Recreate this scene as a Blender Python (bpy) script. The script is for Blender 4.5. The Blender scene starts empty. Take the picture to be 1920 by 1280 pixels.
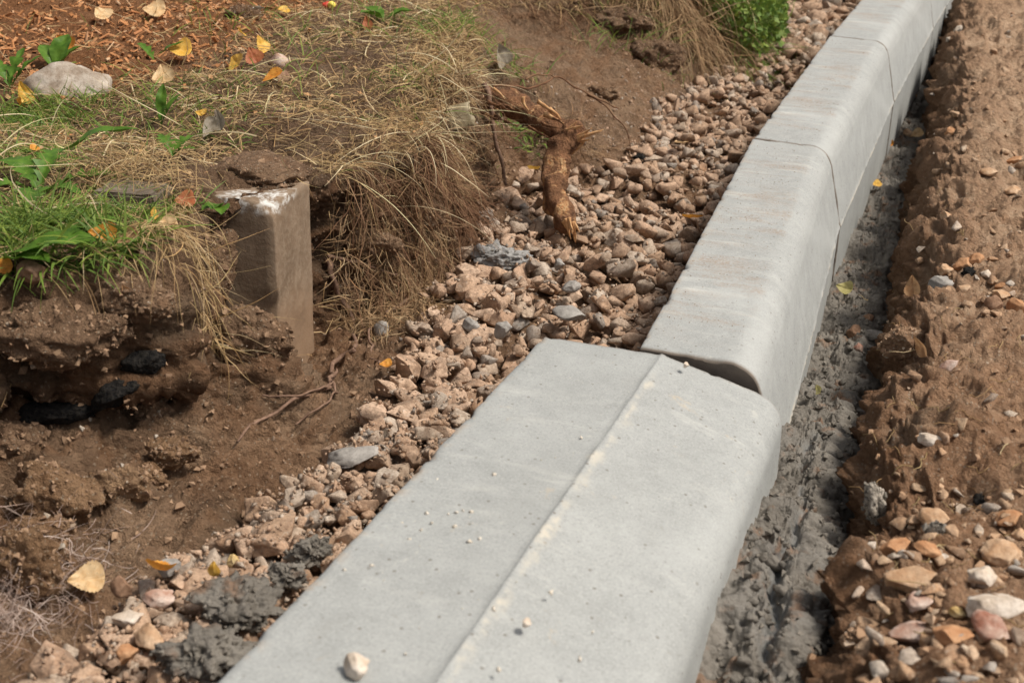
import bpy, math, random
import numpy as np
from mathutils import Vector, Matrix, Euler
from mathutils.bvhtree import BVHTree
from mathutils.geometry import convex_hull_2d

rnd = random.Random(7)
RG = np.random.default_rng(11)
sc = bpy.context.scene
col = sc.collection

# ------------------------------------------------------------------ camera
CAM_LOC = Vector((.2766, -1.4215, .5759))
CAM_ROT = Euler((math.radians(68.445), math.radians(-.854), math.radians(17.408)), 'XYZ')
FPX = 2415.0
cam = bpy.data.cameras.new('camera'); cam_o = bpy.data.objects.new('camera', cam); col.objects.link(cam_o)
cam_o.location = CAM_LOC; cam_o.rotation_euler = CAM_ROT
cam.sensor_width = 36; cam.lens = FPX / 1920 * 36
cam.clip_start = .02; cam.clip_end = 400
cam.dof.use_dof = True; cam.dof.focus_distance = 1.9; cam.dof.aperture_fstop = 9.0
sc.camera = cam_o

# ------------------------------------------------------------------ light
SUN_EL, SUN_AZ = 56, 88          # azimuth from +Y towards +X, degrees
w = bpy.data.worlds.new('World'); sc.world = w; w.use_nodes = True
nt = w.node_tree; nt.nodes.clear()
sky = nt.nodes.new('ShaderNodeTexSky'); sky.sky_type = 'NISHITA'; sky.sun_disc = False
sky.sun_elevation = math.radians(SUN_EL); sky.sun_rotation = math.radians(SUN_AZ)
sky.air_density = 1.0; sky.dust_density = 5.0; sky.ozone_density = .6
hs = nt.nodes.new('ShaderNodeHueSaturation'); hs.inputs['Saturation'].default_value = .22
bg = nt.nodes.new('ShaderNodeBackground'); bg.inputs['Strength'].default_value = .082
wo = nt.nodes.new('ShaderNodeOutputWorld')
nt.links.new(sky.outputs[0], hs.inputs['Color']); nt.links.new(hs.outputs[0], bg.inputs['Color']); nt.links.new(bg.outputs[0], wo.inputs[0])
sl = bpy.data.lights.new('sun', 'SUN'); sl.energy = 3.0; sl.angle = math.radians(13); sl.color = (1, .93, .82)
so = bpy.data.objects.new('sun', sl); col.objects.link(so)
az, el = math.radians(SUN_AZ), math.radians(SUN_EL)
sd = Vector((math.sin(az) * math.cos(el), math.cos(az) * math.cos(el), math.sin(el)))
so.rotation_euler = sd.to_track_quat('Z', 'Y').to_euler()
sc.view_settings.view_transform = 'Standard'; sc.view_settings.look = 'None'
sc.view_settings.gamma = 1; sc.view_settings.use_curve_mapping = False
sc.view_settings.exposure = 0.38
sc.cycles.max_bounces = 6; sc.cycles.diffuse_bounces = 3; sc.cycles.glossy_bounces = 2
sc.cycles.transparent_max_bounces = 4; sc.cycles.use_denoising = True

# ------------------------------------------------------------------ layout helpers
_M = CAM_ROT.to_matrix()
def ray(x, y): return (_M @ Vector(((x - 960) / FPX, -(y - 640) / FPX, -1))).normalized()
def at(x, y, z):
    d = ray(x, y); return CAM_LOC + d * ((z - CAM_LOC.z) / d.z)
def at_y(x, y, Y):
    d = ray(x, y); return CAM_LOC + d * ((Y - CAM_LOC.y) / d.y)
SLOPE = .045
def at_s(x, y, c):               # point at height c above the gently rising site
    z = c
    for _ in range(12):
        p = at(x, y, z); z = c + SLOPE * max(p.y, 0)
    return p
def px_size(p, px): return px / FPX * (Vector(p) - CAM_LOC).dot(_M @ Vector((0, 0, -1)))

# ------------------------------------------------------------------ noise
_P = RG.permutation(4096)
_V = RG.random(4096) * 2 - 1
def vnoise(p):
    i = np.floor(p).astype(np.int64); f = p - i; f = f * f * f * (f * (f * 6 - 15) + 10)
    def h(a, b, c): return _V[(_P[(_P[(_P[(i[:, 0] + a) & 4095] + i[:, 1] + b) & 4095] + i[:, 2] + c) & 4095])]
    x, y, z = f[:, 0], f[:, 1], f[:, 2]
    def L(a, b, t): return a + (b - a) * t
    return L(L(L(h(0,0,0),h(1,0,0),x), L(h(0,1,0),h(1,1,0),x), y), L(L(h(0,0,1),h(1,0,1),x), L(h(0,1,1),h(1,1,1),x), y), z)
def fbm(p, f, o=3, g=.5, seed=0.):
    r = 0; a = 1; q = p * f + seed * 17.3
    for _ in range(o):
        r = r + a * vnoise(q); q = q * 2.03 + 5.1; a *= g
    return r
def billow(p, f, o=3, seed=0.):
    r = 0; a = 1; q = p * f + seed * 9.7
    for _ in range(o):
        r = r + a * (1 - 2 * np.abs(vnoise(q))); q = q * 2.1 + 3.3; a *= .5
    return r
def sstep(x, a, b):
    t = np.clip((x - a) / (b - a), 0, 1); return t * t * (3 - 2 * t)

# ------------------------------------------------------------------ mesh helpers
def mesh_np(name, V, F, smooth=True):
    V = np.asarray(V, np.float32); F = np.asarray(F, np.int32); k = F.shape[1]
    me = bpy.data.meshes.new(name)
    me.vertices.add(len(V)); me.vertices.foreach_set('co', V.ravel())
    me.loops.add(F.size); me.loops.foreach_set('vertex_index', F.ravel())
    me.polygons.add(len(F)); me.polygons.foreach_set('loop_start', np.arange(0, F.size, k, dtype=np.int32))
    me.polygons.foreach_set('loop_total', np.full(len(F), k, np.int32))
    me.polygons.foreach_set('use_smooth', np.full(len(F), smooth))
    me.update(calc_edges=True)
    return me
def obj(name, me, m=None, parent=None):
    o = bpy.data.objects.new(name, me); col.objects.link(o)
    if m is not None and not me.materials: me.materials.append(m)
    if parent is not None: o.parent = parent
    return o
def tag(o, label=None, cat=None, group=None, kind=None):
    for k, v in (('label', label), ('category', cat), ('group', group), ('kind', kind)):
        if v: o[k] = v
    return o
def empty(name, loc):
    o = bpy.data.objects.new(name, None); o.empty_display_size = .02; o.location = loc; col.objects.link(o); return o
def grid_faces(r, c, wrap=False):
    i = np.arange(r - 1)[:, None]; j = np.arange(c if wrap else c - 1)[None, :]; j2 = (j + 1) % c
    return np.stack([i * c + j, i * c + j2, (i + 1) * c + j2, (i + 1) * c + j], -1).reshape(-1, 4)
def join_np(bases, idx, mats):
    """bases: list of (V,F tri); idx: which base per piece; mats: n x 3 x 4"""
    VV, FF, off = [], [], 0
    for b, (V, F) in enumerate(bases):
        s = np.where(idx == b)[0]
        if not len(s): continue
        A = mats[s]
        P = np.einsum('nij,vj->nvi', A[:, :, :3], V) + A[:, None, :, 3]
        VV.append(P.reshape(-1, 3)); FF.append((F[None] + (np.arange(len(s)) * len(V))[:, None, None] + off).reshape(-1, F.shape[1])); off += len(s) * len(V)
    return np.concatenate(VV), np.concatenate(FF)
def rand_rot(n, tilt=math.pi):
    a = RG.random(n) * 2 * math.pi; b = (RG.random(n) * 2 - 1) * tilt; c = (RG.random(n) * 2 - 1) * tilt
    return np.array([np.array(Euler((b[i], c[i], a[i])).to_matrix()) for i in range(n)])
def mats_np(P, R, S):
    A = np.zeros((len(P), 3, 4)); A[:, :, :3] = R * S[:, None, :]; A[:, :, 3] = P; return A
import bmesh
def ico(sub):
    bm = bmesh.new(); bmesh.ops.create_icosphere(bm, subdivisions=sub, radius=1)
    V = np.array([v.co[:] for v in bm.verts]); F = np.array([[v.index for v in f.verts] for f in bm.faces]); bm.free(); return V, F
ICO = {k: ico(k) for k in (1, 2, 3, 4, 5)}
def rock_np(sub, seed, cuts=9, rough=.05, lo=.62):
    V, F = ICO[sub]; V = V.copy(); g = np.random.default_rng(seed)
    for _ in range(cuts):
        n = g.normal(size=3); n /= np.linalg.norm(n); d = g.uniform(lo, .9)
        s = V @ n - d; V -= np.where(s > 0, s * .97, 0)[:, None] * n
    V *= (1 + rough * fbm(V, 2.2, 3, .5, seed))[:, None]
    V /= np.abs(V).max(0)
    return V, F

# ------------------------------------------------------------------ materials
class N:
    def __init__(s, name):
        s.m = bpy.data.materials.new(name); s.m.use_nodes = True; s.t = s.m.node_tree
        s.b = s.t.nodes['Principled BSDF']
    def n(s, kind, **kw):
        x = s.t.nodes.new(kind)
        for k, v in kw.items():
            if k in x.inputs: x.inputs[k].default_value = v
            else: setattr(x, k, v)
        return x
    def l(s, a, b): s.t.links.new(a, b)
    def coord(s, kind='Object'): return s.n('ShaderNodeTexCoord').outputs[kind]
    def noise(s, vec, scale, det=4, rough=.6, dist=0.):
        x = s.n('ShaderNodeTexNoise'); x.inputs['Scale'].default_value = scale; x.inputs['Detail'].default_value = det
        x.inputs['Roughness'].default_value = rough; x.inputs['Distortion'].default_value = dist
        s.l(vec, x.inputs['Vector']); return x.outputs['Fac']
    def vor(s, vec, scale, feat='F1', out='Distance'):
        x = s.n('ShaderNodeTexVoronoi'); x.feature = feat; x.inputs['Scale'].default_value = scale; s.l(vec, x.inputs['Vector']); return x.outputs[out]
    def ramp(s, fac, stops, interp='LINEAR'):
        x = s.n('ShaderNodeValToRGB'); x.color_ramp.interpolation = interp
        e = x.color_ramp.elements
        while len(e) < len(stops): e.new(.5)
        for i, (p, c) in enumerate(stops):
            e[i].position = p; e[i].color = (c[0], c[1], c[2], 1) if hasattr(c, '__len__') else (c, c, c, 1)
        s.l(fac, x.inputs[0]); return x.outputs[0]
    def mix(s, f, a, b, mode='MIX'):
        x = s.n('ShaderNodeMix'); x.data_type = 'RGBA'; x.blend_type = mode
        for v, i in ((f, 0), (a, 6), (b, 7)):
            if hasattr(v, 'is_output'): s.l(v, x.inputs[i])
            elif hasattr(v, '__len__'): x.inputs[i].default_value = (v[0], v[1], v[2], 1)
            else: x.inputs[i].default_value = v
        return x.outputs[2]
    def math(s, op, a, b=0., clamp=False):
        x = s.n('ShaderNodeMath'); x.operation = op; x.use_clamp = clamp
        for v, i in ((a, 0), (b, 1)):
            if hasattr(v, 'is_output'): s.l(v, x.inputs[i])
            else: x.inputs[i].default_value = v
        return x.outputs[0]
    def rng(s, f, a, b, c=0., d=1.):
        x = s.n('ShaderNodeMapRange'); x.clamp = True; s.l(f, x.inputs[0])
        for i, v in enumerate((a, b, c, d)): x.inputs[i + 1].default_value = v
        return x.outputs[0]
    def rand(s):
        a = s.n('ShaderNodeObjectInfo').outputs['Random']; b = s.n('ShaderNodeNewGeometry').outputs['Random Per Island']
        return s.math('FRACT', s.math('ADD', a, b))
    def scale(s, vec, k):
        x = s.n('ShaderNodeMapping'); x.inputs['Scale'].default_value = k; s.l(vec, x.inputs['Vector']); return x.outputs[0]
    def attr(s, name): return s.n('ShaderNodeAttribute', attribute_name=name).outputs['Fac']
    def sep(s, v):
        x = s.n('ShaderNodeSeparateXYZ'); s.l(v, x.inputs[0]); return x.outputs
    def bump(s, h, strength, dist, prev=None):
        x = s.n('ShaderNodeBump')
        if hasattr(strength, 'is_output'): s.l(strength, x.inputs['Strength'])
        else: x.inputs['Strength'].default_value = strength
        x.inputs['Distance'].default_value = dist
        s.l(h, x.inputs['Height'])
        if prev is not None: s.l(prev, x.inputs['Normal'])
        return x.outputs[0]
    def fin(s, colr, rough=.9, nrm=None, spec=.3):
        for v, k in ((colr, 'Base Color'), (rough, 'Roughness'), (spec, 'Specular IOR Level')):
            if hasattr(v, 'is_output'): s.l(v, s.b.inputs[k])
            elif hasattr(v, '__len__'): s.b.inputs[k].default_value = (*v, 1)
            else: s.b.inputs[k].default_value = v
        if nrm is not None: s.l(nrm, s.b.inputs['Normal'])
        return s.m

def soil_mat(name, dark, mid, light, speck=(.42, .33, .24), red=(.21, .105, .052)):
    k = N(name); c = k.coord('Object'); g = k.n('ShaderNodeNewGeometry').outputs['Position']
    n1 = k.noise(g, 9, 5, .65); n2 = k.noise(g, 60, 5, .7); n3 = k.noise(g, 420, 3, .7)
    a = k.ramp(n1, [(.3, dark), (.5, mid), (.72, light)])
    a = k.mix(k.rng(n2, .35, .68), k.mix(.5, a, dark), k.mix(.35, a, light))
    a = k.mix(k.rng(k.noise(g, 15, 3, .6, .6), .58, .74, 0, .65), a, red)
    v = k.vor(g, 230); vc = k.vor(g, 230, out='Color')
    sel = k.math('MULTIPLY', k.math('LESS_THAN', v, .34), k.math('GREATER_THAN', k.sep(vc)[0], .80))
    a = k.mix(k.math('MULTIPLY', sel, .7), a, speck)
    hm = k.attr('humus_shade'); a = k.mix(k.math('MULTIPLY', hm, .8), a, (.028, .019, .013))  # dark topsoil, plus shade painted into the hollow and the gully
    wd = k.attr('dry'); a = k.mix(k.math('MULTIPLY', wd, .8), a, light)
    og = k.attr('rust'); a = k.mix(k.math('MULTIPLY', og, .75), a, k.mix(n2, (.16, .06, .02), (.34, .15, .06)))
    h = k.math('ADD', k.math('MULTIPLY', n2, 1.2), k.math('MULTIPLY', n3, .5))
    h = k.math('ADD', h, k.math('MULTIPLY', k.vor(g, 110), -.8)); h = k.math('ADD', h, k.math('MULTIPLY', k.noise(g, 190, 4, .8), 1.1))
    nb = k.bump(h, 1, .009)
    return k.fin(a, .95, nb, .15)
M = {}
M['soil'] = soil_mat('soil', (.10, .058, .035), (.25, .150, .090), (.43, .285, .18))
M['ochre'] = soil_mat('ochre_soil', (.14, .075, .038), (.30, .175, .095), (.46, .30, .18))
M['ridge'] = soil_mat('ridge_soil', (.19, .107, .062), (.43, .262, .16), (.64, .45, .305), speck=(.55, .45, .35))

def stone_mat(name, stops, speck=.25):
    k = N(name); r = k.rand(); c = k.coord('Object'); g = k.n('ShaderNodeNewGeometry').outputs['Position']
    a = k.ramp(r, stops, 'LINEAR')
    n1 = k.noise(g, 45, 4, .65); n2 = k.noise(g, 330, 4, .75); n3 = k.noise(g, 110, 3, .6, 1.5)
    a = k.mix(k.rng(n1, .35, .7, 0, .7), a, k.mix(.6, a, (.45, .34, .25)))
    a = k.mix(k.rng(k.noise(g, 28, 4, .7), .5, .36, 0, .6), a, (.13, .078, .048))
    a = k.mix(k.rng(k.noise(g, 150, 4, .8), .56, .40, 0, .45), a, (.16, .10, .065))
    a = k.mix(k.rng(n2, .5, .66, 0, speck * 2), a, (.12, .08, .055))
    a = k.mix(k.rng(n3, .60, .72, 0, .55), a, (.52, .45, .38))
    nb = k.bump(k.math('ADD', k.noise(g, 110, 5, .75), k.math('MULTIPLY', n2, .3)), .8, .0035)
    return k.fin(a, .9, nb, .2)
M['gravel'] = stone_mat('gravel_stone', [(0, (.40, .245, .15)), (.13, (.58, .39, .265)), (.28, (.44, .275, .18)), (.42, (.64, .455, .33)), (.56, (.50, .315, .205)), (.68, (.40, .29, .21)), (.74, (.28, .265, .245)), (.79, (.46, .35, .26)), (.93, (.56, .48, .40)), (1, (.42, .25, .15))])
def plain_stone(name, c1, c2):
    k = N(name); g = k.coord('Object')
    n1 = k.noise(g, 45, 4, .65); n2 = k.noise(g, 300, 4, .7)
    a = k.mix(k.rng(n1, .38, .66), c1, c2); a = k.mix(k.rng(n2, .5, .7, 0, .5), a, tuple(x * .5 for x in c1))
    return k.fin(a, .88, k.bump(k.math('ADD', n1, k.math('MULTIPLY', n2, .35)), .6, .003), .25)
SC = {'tan': plain_stone('tan_stone', (.40, .235, .13), (.56, .40, .27)), 'orange': plain_stone('orange_stone', (.37, .18, .085), (.50, .29, .16)),
      'pale': plain_stone('pale_stone', (.48, .38, .29), (.68, .60, .52)), 'pink': plain_stone('pink_stone', (.38, .22, .16), (.60, .49, .42)),
      'grey': plain_stone('grey_stone', (.24, .22, .20), (.38, .35, .32)), 'brown': plain_stone('brown_stone', (.20, .11, .065), (.32, .20, .13)),
      'red': plain_stone('red_stone', (.27, .115, .075), (.50, .38, .31)), 'dark': plain_stone('dark_stone', (.05, .045, .04), (.12, .10, .09)),
      'yellow': plain_stone('yellow_stone', (.45, .29, .10), (.60, .48, .28))}

def concrete_mat(seam, dust):
    k = N('concrete'); c = k.coord('Object'); x, y, z = k.sep(c)
    n1 = k.noise(c, 5, 5, .6); n2 = k.noise(c, 40, 5, .65); n3 = k.noise(c, 330, 4, .8); n4 = k.noise(c, 520, 3, .8)
    a = k.ramp(n1, [(.3, (.272, .278, .272)), (.7, (.340, .347, .338))])
    a = k.mix(k.rng(n2, .35, .7, 0, .35), a, (.41, .416, .405))
    a = k.mix(k.rng(n3, .34, .50, .5, 0), a, (.17, .17, .16)); a = k.mix(k.rng(n4, .53, .64, 0, .4), a, (.52, .52, .50))
    # pores
    v = k.vor(c, 95); vc = k.sep(k.vor(c, 95, out='Color'))[0]
    pore = k.math('MULTIPLY', k.math('LESS_THAN', v, .16), k.math('GREATER_THAN', vc, .72))
    a = k.mix(k.math('MULTIPLY', pore, .7), a, (.14, .12, .10))
    # pale scuffs pulled across the block
    sx = k.noise(k.scale(c, (7, 38, 14)), 1, 5, .65, .5); sm = k.noise(c, 6, 2, .5)
    a = k.mix(k.math('MULTIPLY', k.rng(sx, .54, .72, 0, .7 if dust else .4), k.math('MULTIPLY', k.rng(k.sep(k.n('ShaderNodeNewGeometry').outputs['Normal'])[2], .6, .97, .12, 1), k.rng(sm, .42, .6, .0 if not dust else .25, 1))), a, (.60, .59, .55))
    # drag marks on the faces: fine and long
    if dust:
        sy = k.noise(k.scale(c, (14, 240, 5)), 1, 5, .7, .1); side = k.rng(k.sep(k.n('ShaderNodeNewGeometry').outputs['Normal'])[2], .9, .5)
        a = k.mix(k.math('MULTIPLY', side, k.rng(sy, .5, .72, 0, .16)), a, (.50, .505, .50)); a = k.mix(k.math('MULTIPLY', side, k.rng(sy, .45, .3, 0, .10)), a, (.22, .23, .235))
    # the mould seam: a cream crust
    s = k.attr('seam'); a = k.mix(k.math('MULTIPLY', s, k.rng(n2, .40, .56, .10, .85)), a, (.50, .455, .38))
    ed = k.attr('edge'); a = k.mix(k.math('MULTIPLY', ed, k.rng(n2, .5, .6, 0, .7)), a, (.38, .29, .21))
    if dust:
        # trodden earth lying on the level top
        d = k.noise(k.scale(c, (6, 24, 7)), 1, 5, .7, .4); d2 = k.noise(c, 190, 3, .8); big = k.noise(k.scale(c, (1, 2.4, 1)), 2.4, 2, .5)
        up = k.sep(k.n('ShaderNodeNewGeometry').outputs['Normal'])[2]
        f = k.math('MULTIPLY', k.math('MULTIPLY', k.rng(d, .46, .62), k.rng(d2, .38, .60)), k.math('MULTIPLY', k.rng(up, .93, .985), k.rng(big, .42, .54, .15, 1)))
        a = k.mix(k.math('MULTIPLY', f, .6), a, (.27, .17, .10))
    else:
        d = k.noise(c, 13, 5, .75, .6); a = k.mix(k.rng(d, .63, .72, 0, .55), a, (.48, .38, .26))
        d = k.noise(c, 9, 3, .6, .8); a = k.mix(k.rng(d, .60, .78, 0, .35), a, (.28, .275, .26))
    bl = k.noise(k.scale(c, (1, .6, 1)), 3.2, 3, .6, .8); a = k.mix(k.rng(bl, .52, .66, 0, .35), a, (.258, .262, .250)); a = k.mix(k.rng(bl, .46, .34, 0, .28), a, (.45, .456, .445))
    sm2 = k.noise(c, 21, 5, .75, 1.2); a = k.mix(k.rng(sm2, .64, .72, 0, .55), a, (.50, .485, .44)); a = k.mix(k.rng(sm2, .36, .30, 0, .45), a, (.25, .235, .205))
    e = k.attr('end'); a = k.mix(k.math('MULTIPLY', e, .85), a, k.mix(k.rng(n2, .3, .7), (.10, .075, .055), (.20, .15, .11)))
    h = k.math('ADD', k.math('MULTIPLY', n3, .5), k.math('MULTIPLY', n2, .6)); h = k.math('SUBTRACT', h, k.math('MULTIPLY', pore, .8))
    return k.fin(a, .82, k.bump(h, .35, .0015), .3)
M['conc_flat'] = concrete_mat(.03, False); M['conc_up'] = concrete_mat(.15, True)

def simple(name, c1, c2, sc_=60, rough=.9, bump=.4, spec=.2, dist=.002, rnd_=False, trans=0., hue=None):
    k = N(name); g = k.n('ShaderNodeNewGeometry').outputs['Position']
    n = k.noise(g, sc_, 4, .65)
    a = k.mix(k.rng(n, .35, .65), c1, c2)
    if rnd_:
        r = k.rand(); a = k.mix(k.rng(r, 0, 1, 0, .8), a, k.ramp(r, hue))
    m = k.fin(a, rough, k.bump(n, bump, dist) if bump else None, spec)
    if trans:
        tb = k.n('ShaderNodeBsdfTranslucent'); mx = k.n('ShaderNodeMixShader'); mx.inputs[0].default_value = trans
        if hasattr(a, 'is_output'): k.l(a, tb.inputs[0])
        k.l(k.b.outputs[0], mx.inputs[1]); k.l(tb.outputs[0], mx.inputs[2]); k.l(mx.outputs[0], k.t.nodes['Material Output'].inputs[0])
    return m
M['straw'] = simple('straw', (.30, .19, .09), (.52, .37, .19), 30, .7, 0, .25, rnd_=True, trans=.15,
    hue=[(0, (.10, .055, .03)), (.22, (.40, .25, .11)), (.36, (.20, .19, .06)), (.5, (.58, .42, .20)), (.66, (.18, .09, .045)), (.8, (.46, .27, .11)), (.9, (.14, .075, .04)), (1, (.74, .60, .36))])
M['mat'] = simple('root_mat', (.20, .12, .065), (.36, .24, .13), 30, .8, 0, .2, rnd_=True, hue=[(0, (.10, .05, .028)), (.35, (.22, .12, .06)), (.6, (.40, .26, .13)), (.75, (.14, .075, .04)), (.9, (.55, .42, .25)), (1, (.30, .15, .07))])
M['grass'] = simple('green_grass', (.09, .16, .03), (.14, .22, .05), 30, .6, 0, .3, rnd_=True, trans=.3,
    hue=[(0, (.08, .15, .015)), (.4, (.20, .30, .03)), (.7, (.36, .42, .07)), (1, (.11, .18, .04))])
M['weed'] = simple('weed_leaf', (.05, .12, .01), (.10, .19, .02), 70, .5, .3, .3, trans=.2)
M['hair_root'] = simple('hair_root', (.12, .06, .035), (.19, .10, .055), 50, .85, 0, .15, rnd_=True, hue=[(0, (.07, .032, .02)), (.5, (.17, .085, .045)), (1, (.27, .17, .10))])
M['root'] = simple('root_skin', (.13, .075, .05), (.24, .15, .105), 120, .85, .6, .2)
M['asphalt'] = simple('black_asphalt', (.008, .008, .009), (.035, .031, .027), 220, .95, 1, .08, .006)
M['white'] = simple('white_lime', (.55, .54, .52), (.78, .78, .76), 180, .85, .8, .2)
M['lime'] = simple('limed_earth', (.24, .17, .115), (.66, .62, .56), 70, .9, .8, .15)
M['bark_chip'] = simple('bark_chip', (.36, .15, .055), (.48, .23, .10), 60, .85, .3, .2, rnd_=True,
    hue=[(0, (.20, .07, .025)), (.3, (.42, .19, .08)), (.6, (.55, .30, .15)), (.85, (.30, .11, .04)), (1, (.62, .44, .28))])
k = N('wet_mortar'); g = k.n('ShaderNodeNewGeometry').outputs['Position']
n1 = k.noise(g, 14, 4, .6); n2 = k.noise(g, 120, 5, .7); wet = k.attr('wet')
a = k.ramp(n1, [(.3, (.10, .086, .070)), (.6, (.18, .16, .135)), (.8, (.27, .245, .21))])
a = k.mix(k.rng(n2, .4, .7, 0, .5), a, (.17, .155, .135)); a = k.mix(k.math('MULTIPLY', wet, .8), a, (.15, .155, .155))
a = k.mix(k.rng(k.noise(g, 24, 3, .6), .56, .68, 0, .8), a, (.19, .11, .065))
rg = k.math('SUBTRACT', .75, k.math('MULTIPLY', wet, .35))
M['mortar'] = k.fin(a, rg, k.bump(k.math('ADD', n2, k.math('MULTIPLY', k.vor(g, 160), -.6)), k.rng(wet, 0, 1, .9, .25), .004), .4)

# leaves: colour per leaf with veins along the object axes
def leaf_mat(name, c1, c2, vein):
    k = N(name); c = k.coord('Object'); x, y, z = k.sep(c)
    n = k.noise(c, 130, 4, .7); a = k.mix(k.rng(n, .38, .62), c1, c2)
    a = k.mix(k.rng(k.noise(c, 500, 2, .6), .62, .7, 0, .7), a, tuple(q * .35 for q in c1))
    mid = k.rng(k.math('ABSOLUTE', x), 0, .0007, .45, 0); a = k.mix(mid, a, vein)
    side = k.math('ABSOLUTE', k.math('SINE', k.math('MULTIPLY', k.math('SUBTRACT', y, k.math('MULTIPLY', k.math('ABSOLUTE', x), .8)), 900)))
    a = k.mix(k.rng(side, .05, 0, 0, .12), a, vein)
    m = k.fin(a, .6, k.bump(n, .3, .001), .35)
    tb = k.n('ShaderNodeBsdfTranslucent'); mx = k.n('ShaderNodeMixShader'); mx.inputs[0].default_value = .25
    k.l(a, tb.inputs[0]); k.l(k.b.outputs[0], mx.inputs[1]); k.l(tb.outputs[0], mx.inputs[2]); k.l(mx.outputs[0], k.t.nodes['Material Output'].inputs[0])
    return m
LM = {'yellow': leaf_mat('yellow_leaf', (.70, .38, .05), (.78, .50, .12), (.45, .22, .05)), 'pale': leaf_mat('pale_leaf', (.66, .42, .20), (.78, .58, .34), (.42, .24, .10)),
      'orange': leaf_mat('orange_leaf', (.62, .23, .03), (.70, .34, .06), (.35, .12, .03)), 'russet': leaf_mat('russet_leaf', (.36, .10, .04), (.45, .17, .07), (.20, .07, .03)),
      'brown': leaf_mat('brown_leaf', (.42, .22, .10), (.52, .32, .17), (.25, .12, .06)), 'grey': leaf_mat('grey_leaf', (.26, .22, .16), (.40, .35, .28), (.22, .19, .15)),
      'olive': leaf_mat('olive_leaf', (.38, .34, .12), (.50, .44, .2), (.3, .25, .1))}

# ------------------------------------------------------------------ terrain: surfaces swept between rails
def rows(a, b, q):
    y = [a]
    while y[-1] < b: y.append(y[-1] + q * (abs(y[-1] + 1.42) + .35))
    return np.array(y)
def rail(pts, Y, sm=6):
    p = sorted(pts, key=lambda t: t[1]); yy = [t[1] for t in p]
    X = np.interp(Y, yy, [t[0] for t in p]); Z = np.interp(Y, yy, [t[2] for t in p])
    ker = np.hanning(2 * sm + 3); ker /= ker.sum()
    def s(a): return np.convolve(np.pad(a, sm + 1, 'edge'), ker, 'valid')
    return np.stack([s(X), Y, s(Z)], 1)
def sweep(rails, counts, smooth_u=3):
    cols = []
    for i, c in enumerate(counts):
        t = (np.arange(c) / c)[None, :, None]; cols.append(rails[i][:, None] * (1 - t) + rails[i + 1][:, None] * t)
    cols.append(rails[-1][:, None]); G = np.concatenate(cols, 1)
    for _ in range(smooth_u): G[:, 1:-1] = (G[:, :-2] + 2 * G[:, 1:-1] + G[:, 2:]) / 4
    return G
def normals(G):
    du = np.gradient(G, axis=1); dv = np.gradient(G, axis=0); n = np.cross(du, dv); n /= np.linalg.norm(n, axis=2, keepdims=True) + 1e-12
    return n * np.where(n[..., 2:3].mean() < 0, -1, 1)
def surf_obj(name, G, mat, attrs={}):
    r, c = G.shape[:2]; me = mesh_np(name, G.reshape(-1, 3), grid_faces(r, c))
    for k_, v in attrs.items():
        at_ = me.attributes.new(k_, 'FLOAT', 'POINT'); at_.data.foreach_set('value', np.clip(v, 0, 1).ravel().astype(np.float32))
    o = obj(name, me, mat); tag(o, kind='structure'); return o
sl_ = lambda Y: SLOPE * np.maximum(Y, 0)
def P(px, py, c): return tuple(at_s(px, py, c))

YL = rows(-1.05, 14, .0028)
lip_pts = [(-.85, -1.1, .09), P(0, 530, .09), P(150, 528, .09), P(300, 515, .09), (-.575, -.05, .09), (-.60, .01, .09), (-.575, .09, .105), (-.55, .17, .11), (-.535, .25, .095), (-.50, .36, .085), P(790, 285, .085), P(850, 190, .09),
           (-.62, 1.15, .15), (-.74, 1.45, .17), (-.78, 1.75, .18), (-.58, 1.92, .19), (-.40, 2.05, .20), (-.33, 2.35, .21), (-.42, 3.2, .24), (-.5, 5, .32), (-.5, 15, .8)]
toe_pts = [(-.60, -1.1, -.15), P(60, 1130, -.15), P(450, 985, -.15), P(600, 860, -.15), P(700, 745, -.15), P(770, 670, -.15), P(815, 610, -.14), P(850, 540, -.14),
           P(880, 420, -.13), P(1000, 350, -.13), P(1160, 335, -.13), P(1250, 215, -.13), P(1380, 130, -.13), (-.20, 3.2, .02), (-.2, 5, .1), (-.2, 15, .5)]
lip, toe = rail(lip_pts, YL), rail(toe_pts, YL)
s = sl_(YL); e = np.ones_like(YL)
far0 = np.stack([-9 * e, YL, .45 + s], 1)
far = np.stack([lip[:, 0] - 1.9, YL, lip[:, 2] + .11], 1)
mid = np.stack([lip[:, 0] - .75, YL, lip[:, 2] + .035], 1)
near = np.stack([lip[:, 0] - .12, YL, lip[:, 2] + .015], 1)
under = lip * .85 + toe * .15; under[:, 2] = lip[:, 2] - .055; under[:, 0] -= .035 * np.exp(-((YL + .2) / .5) ** 2) + .005
mf = lip * .42 + toe * .58; mf[:, 2] = lip[:, 2] * .45 + toe[:, 2] * .55
mf[:, 0] -= .01
cut = np.exp(-((YL - .22) / .24) ** 6)[:, None]
mf = mf * (1 - cut) + np.stack([lip[:, 0] - .01, YL, -.165 + s], 1) * cut; under[:, 0] -= .03 * cut[:, 0]
wl = sstep(-YL, .06, .18)[:, None]
under = under * (1 - wl) + np.stack([lip[:, 0] + .035, YL, lip[:, 2] - .115], 1) * wl
mf = mf * (1 - wl) + np.stack([lip[:, 0] - .035, YL, lip[:, 2] - .15], 1) * wl
bed = np.stack([toe[:, 0] * .45 + .0, YL, -.165 + s], 1); kb = np.stack([.06 * e, YL, -.175 + s], 1)
kb[:, 0] += np.where(YL > 0, -math.tan(math.radians(2.2)) * 0 * YL, 0)
G = sweep([far0, far, mid, near, lip, under, mf, toe, bed, kb], [12, 34, 62, 28, 30, 56, 54, 32, 10], 4)
n = normals(G); Pf = G.reshape(-1, 3)
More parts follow.
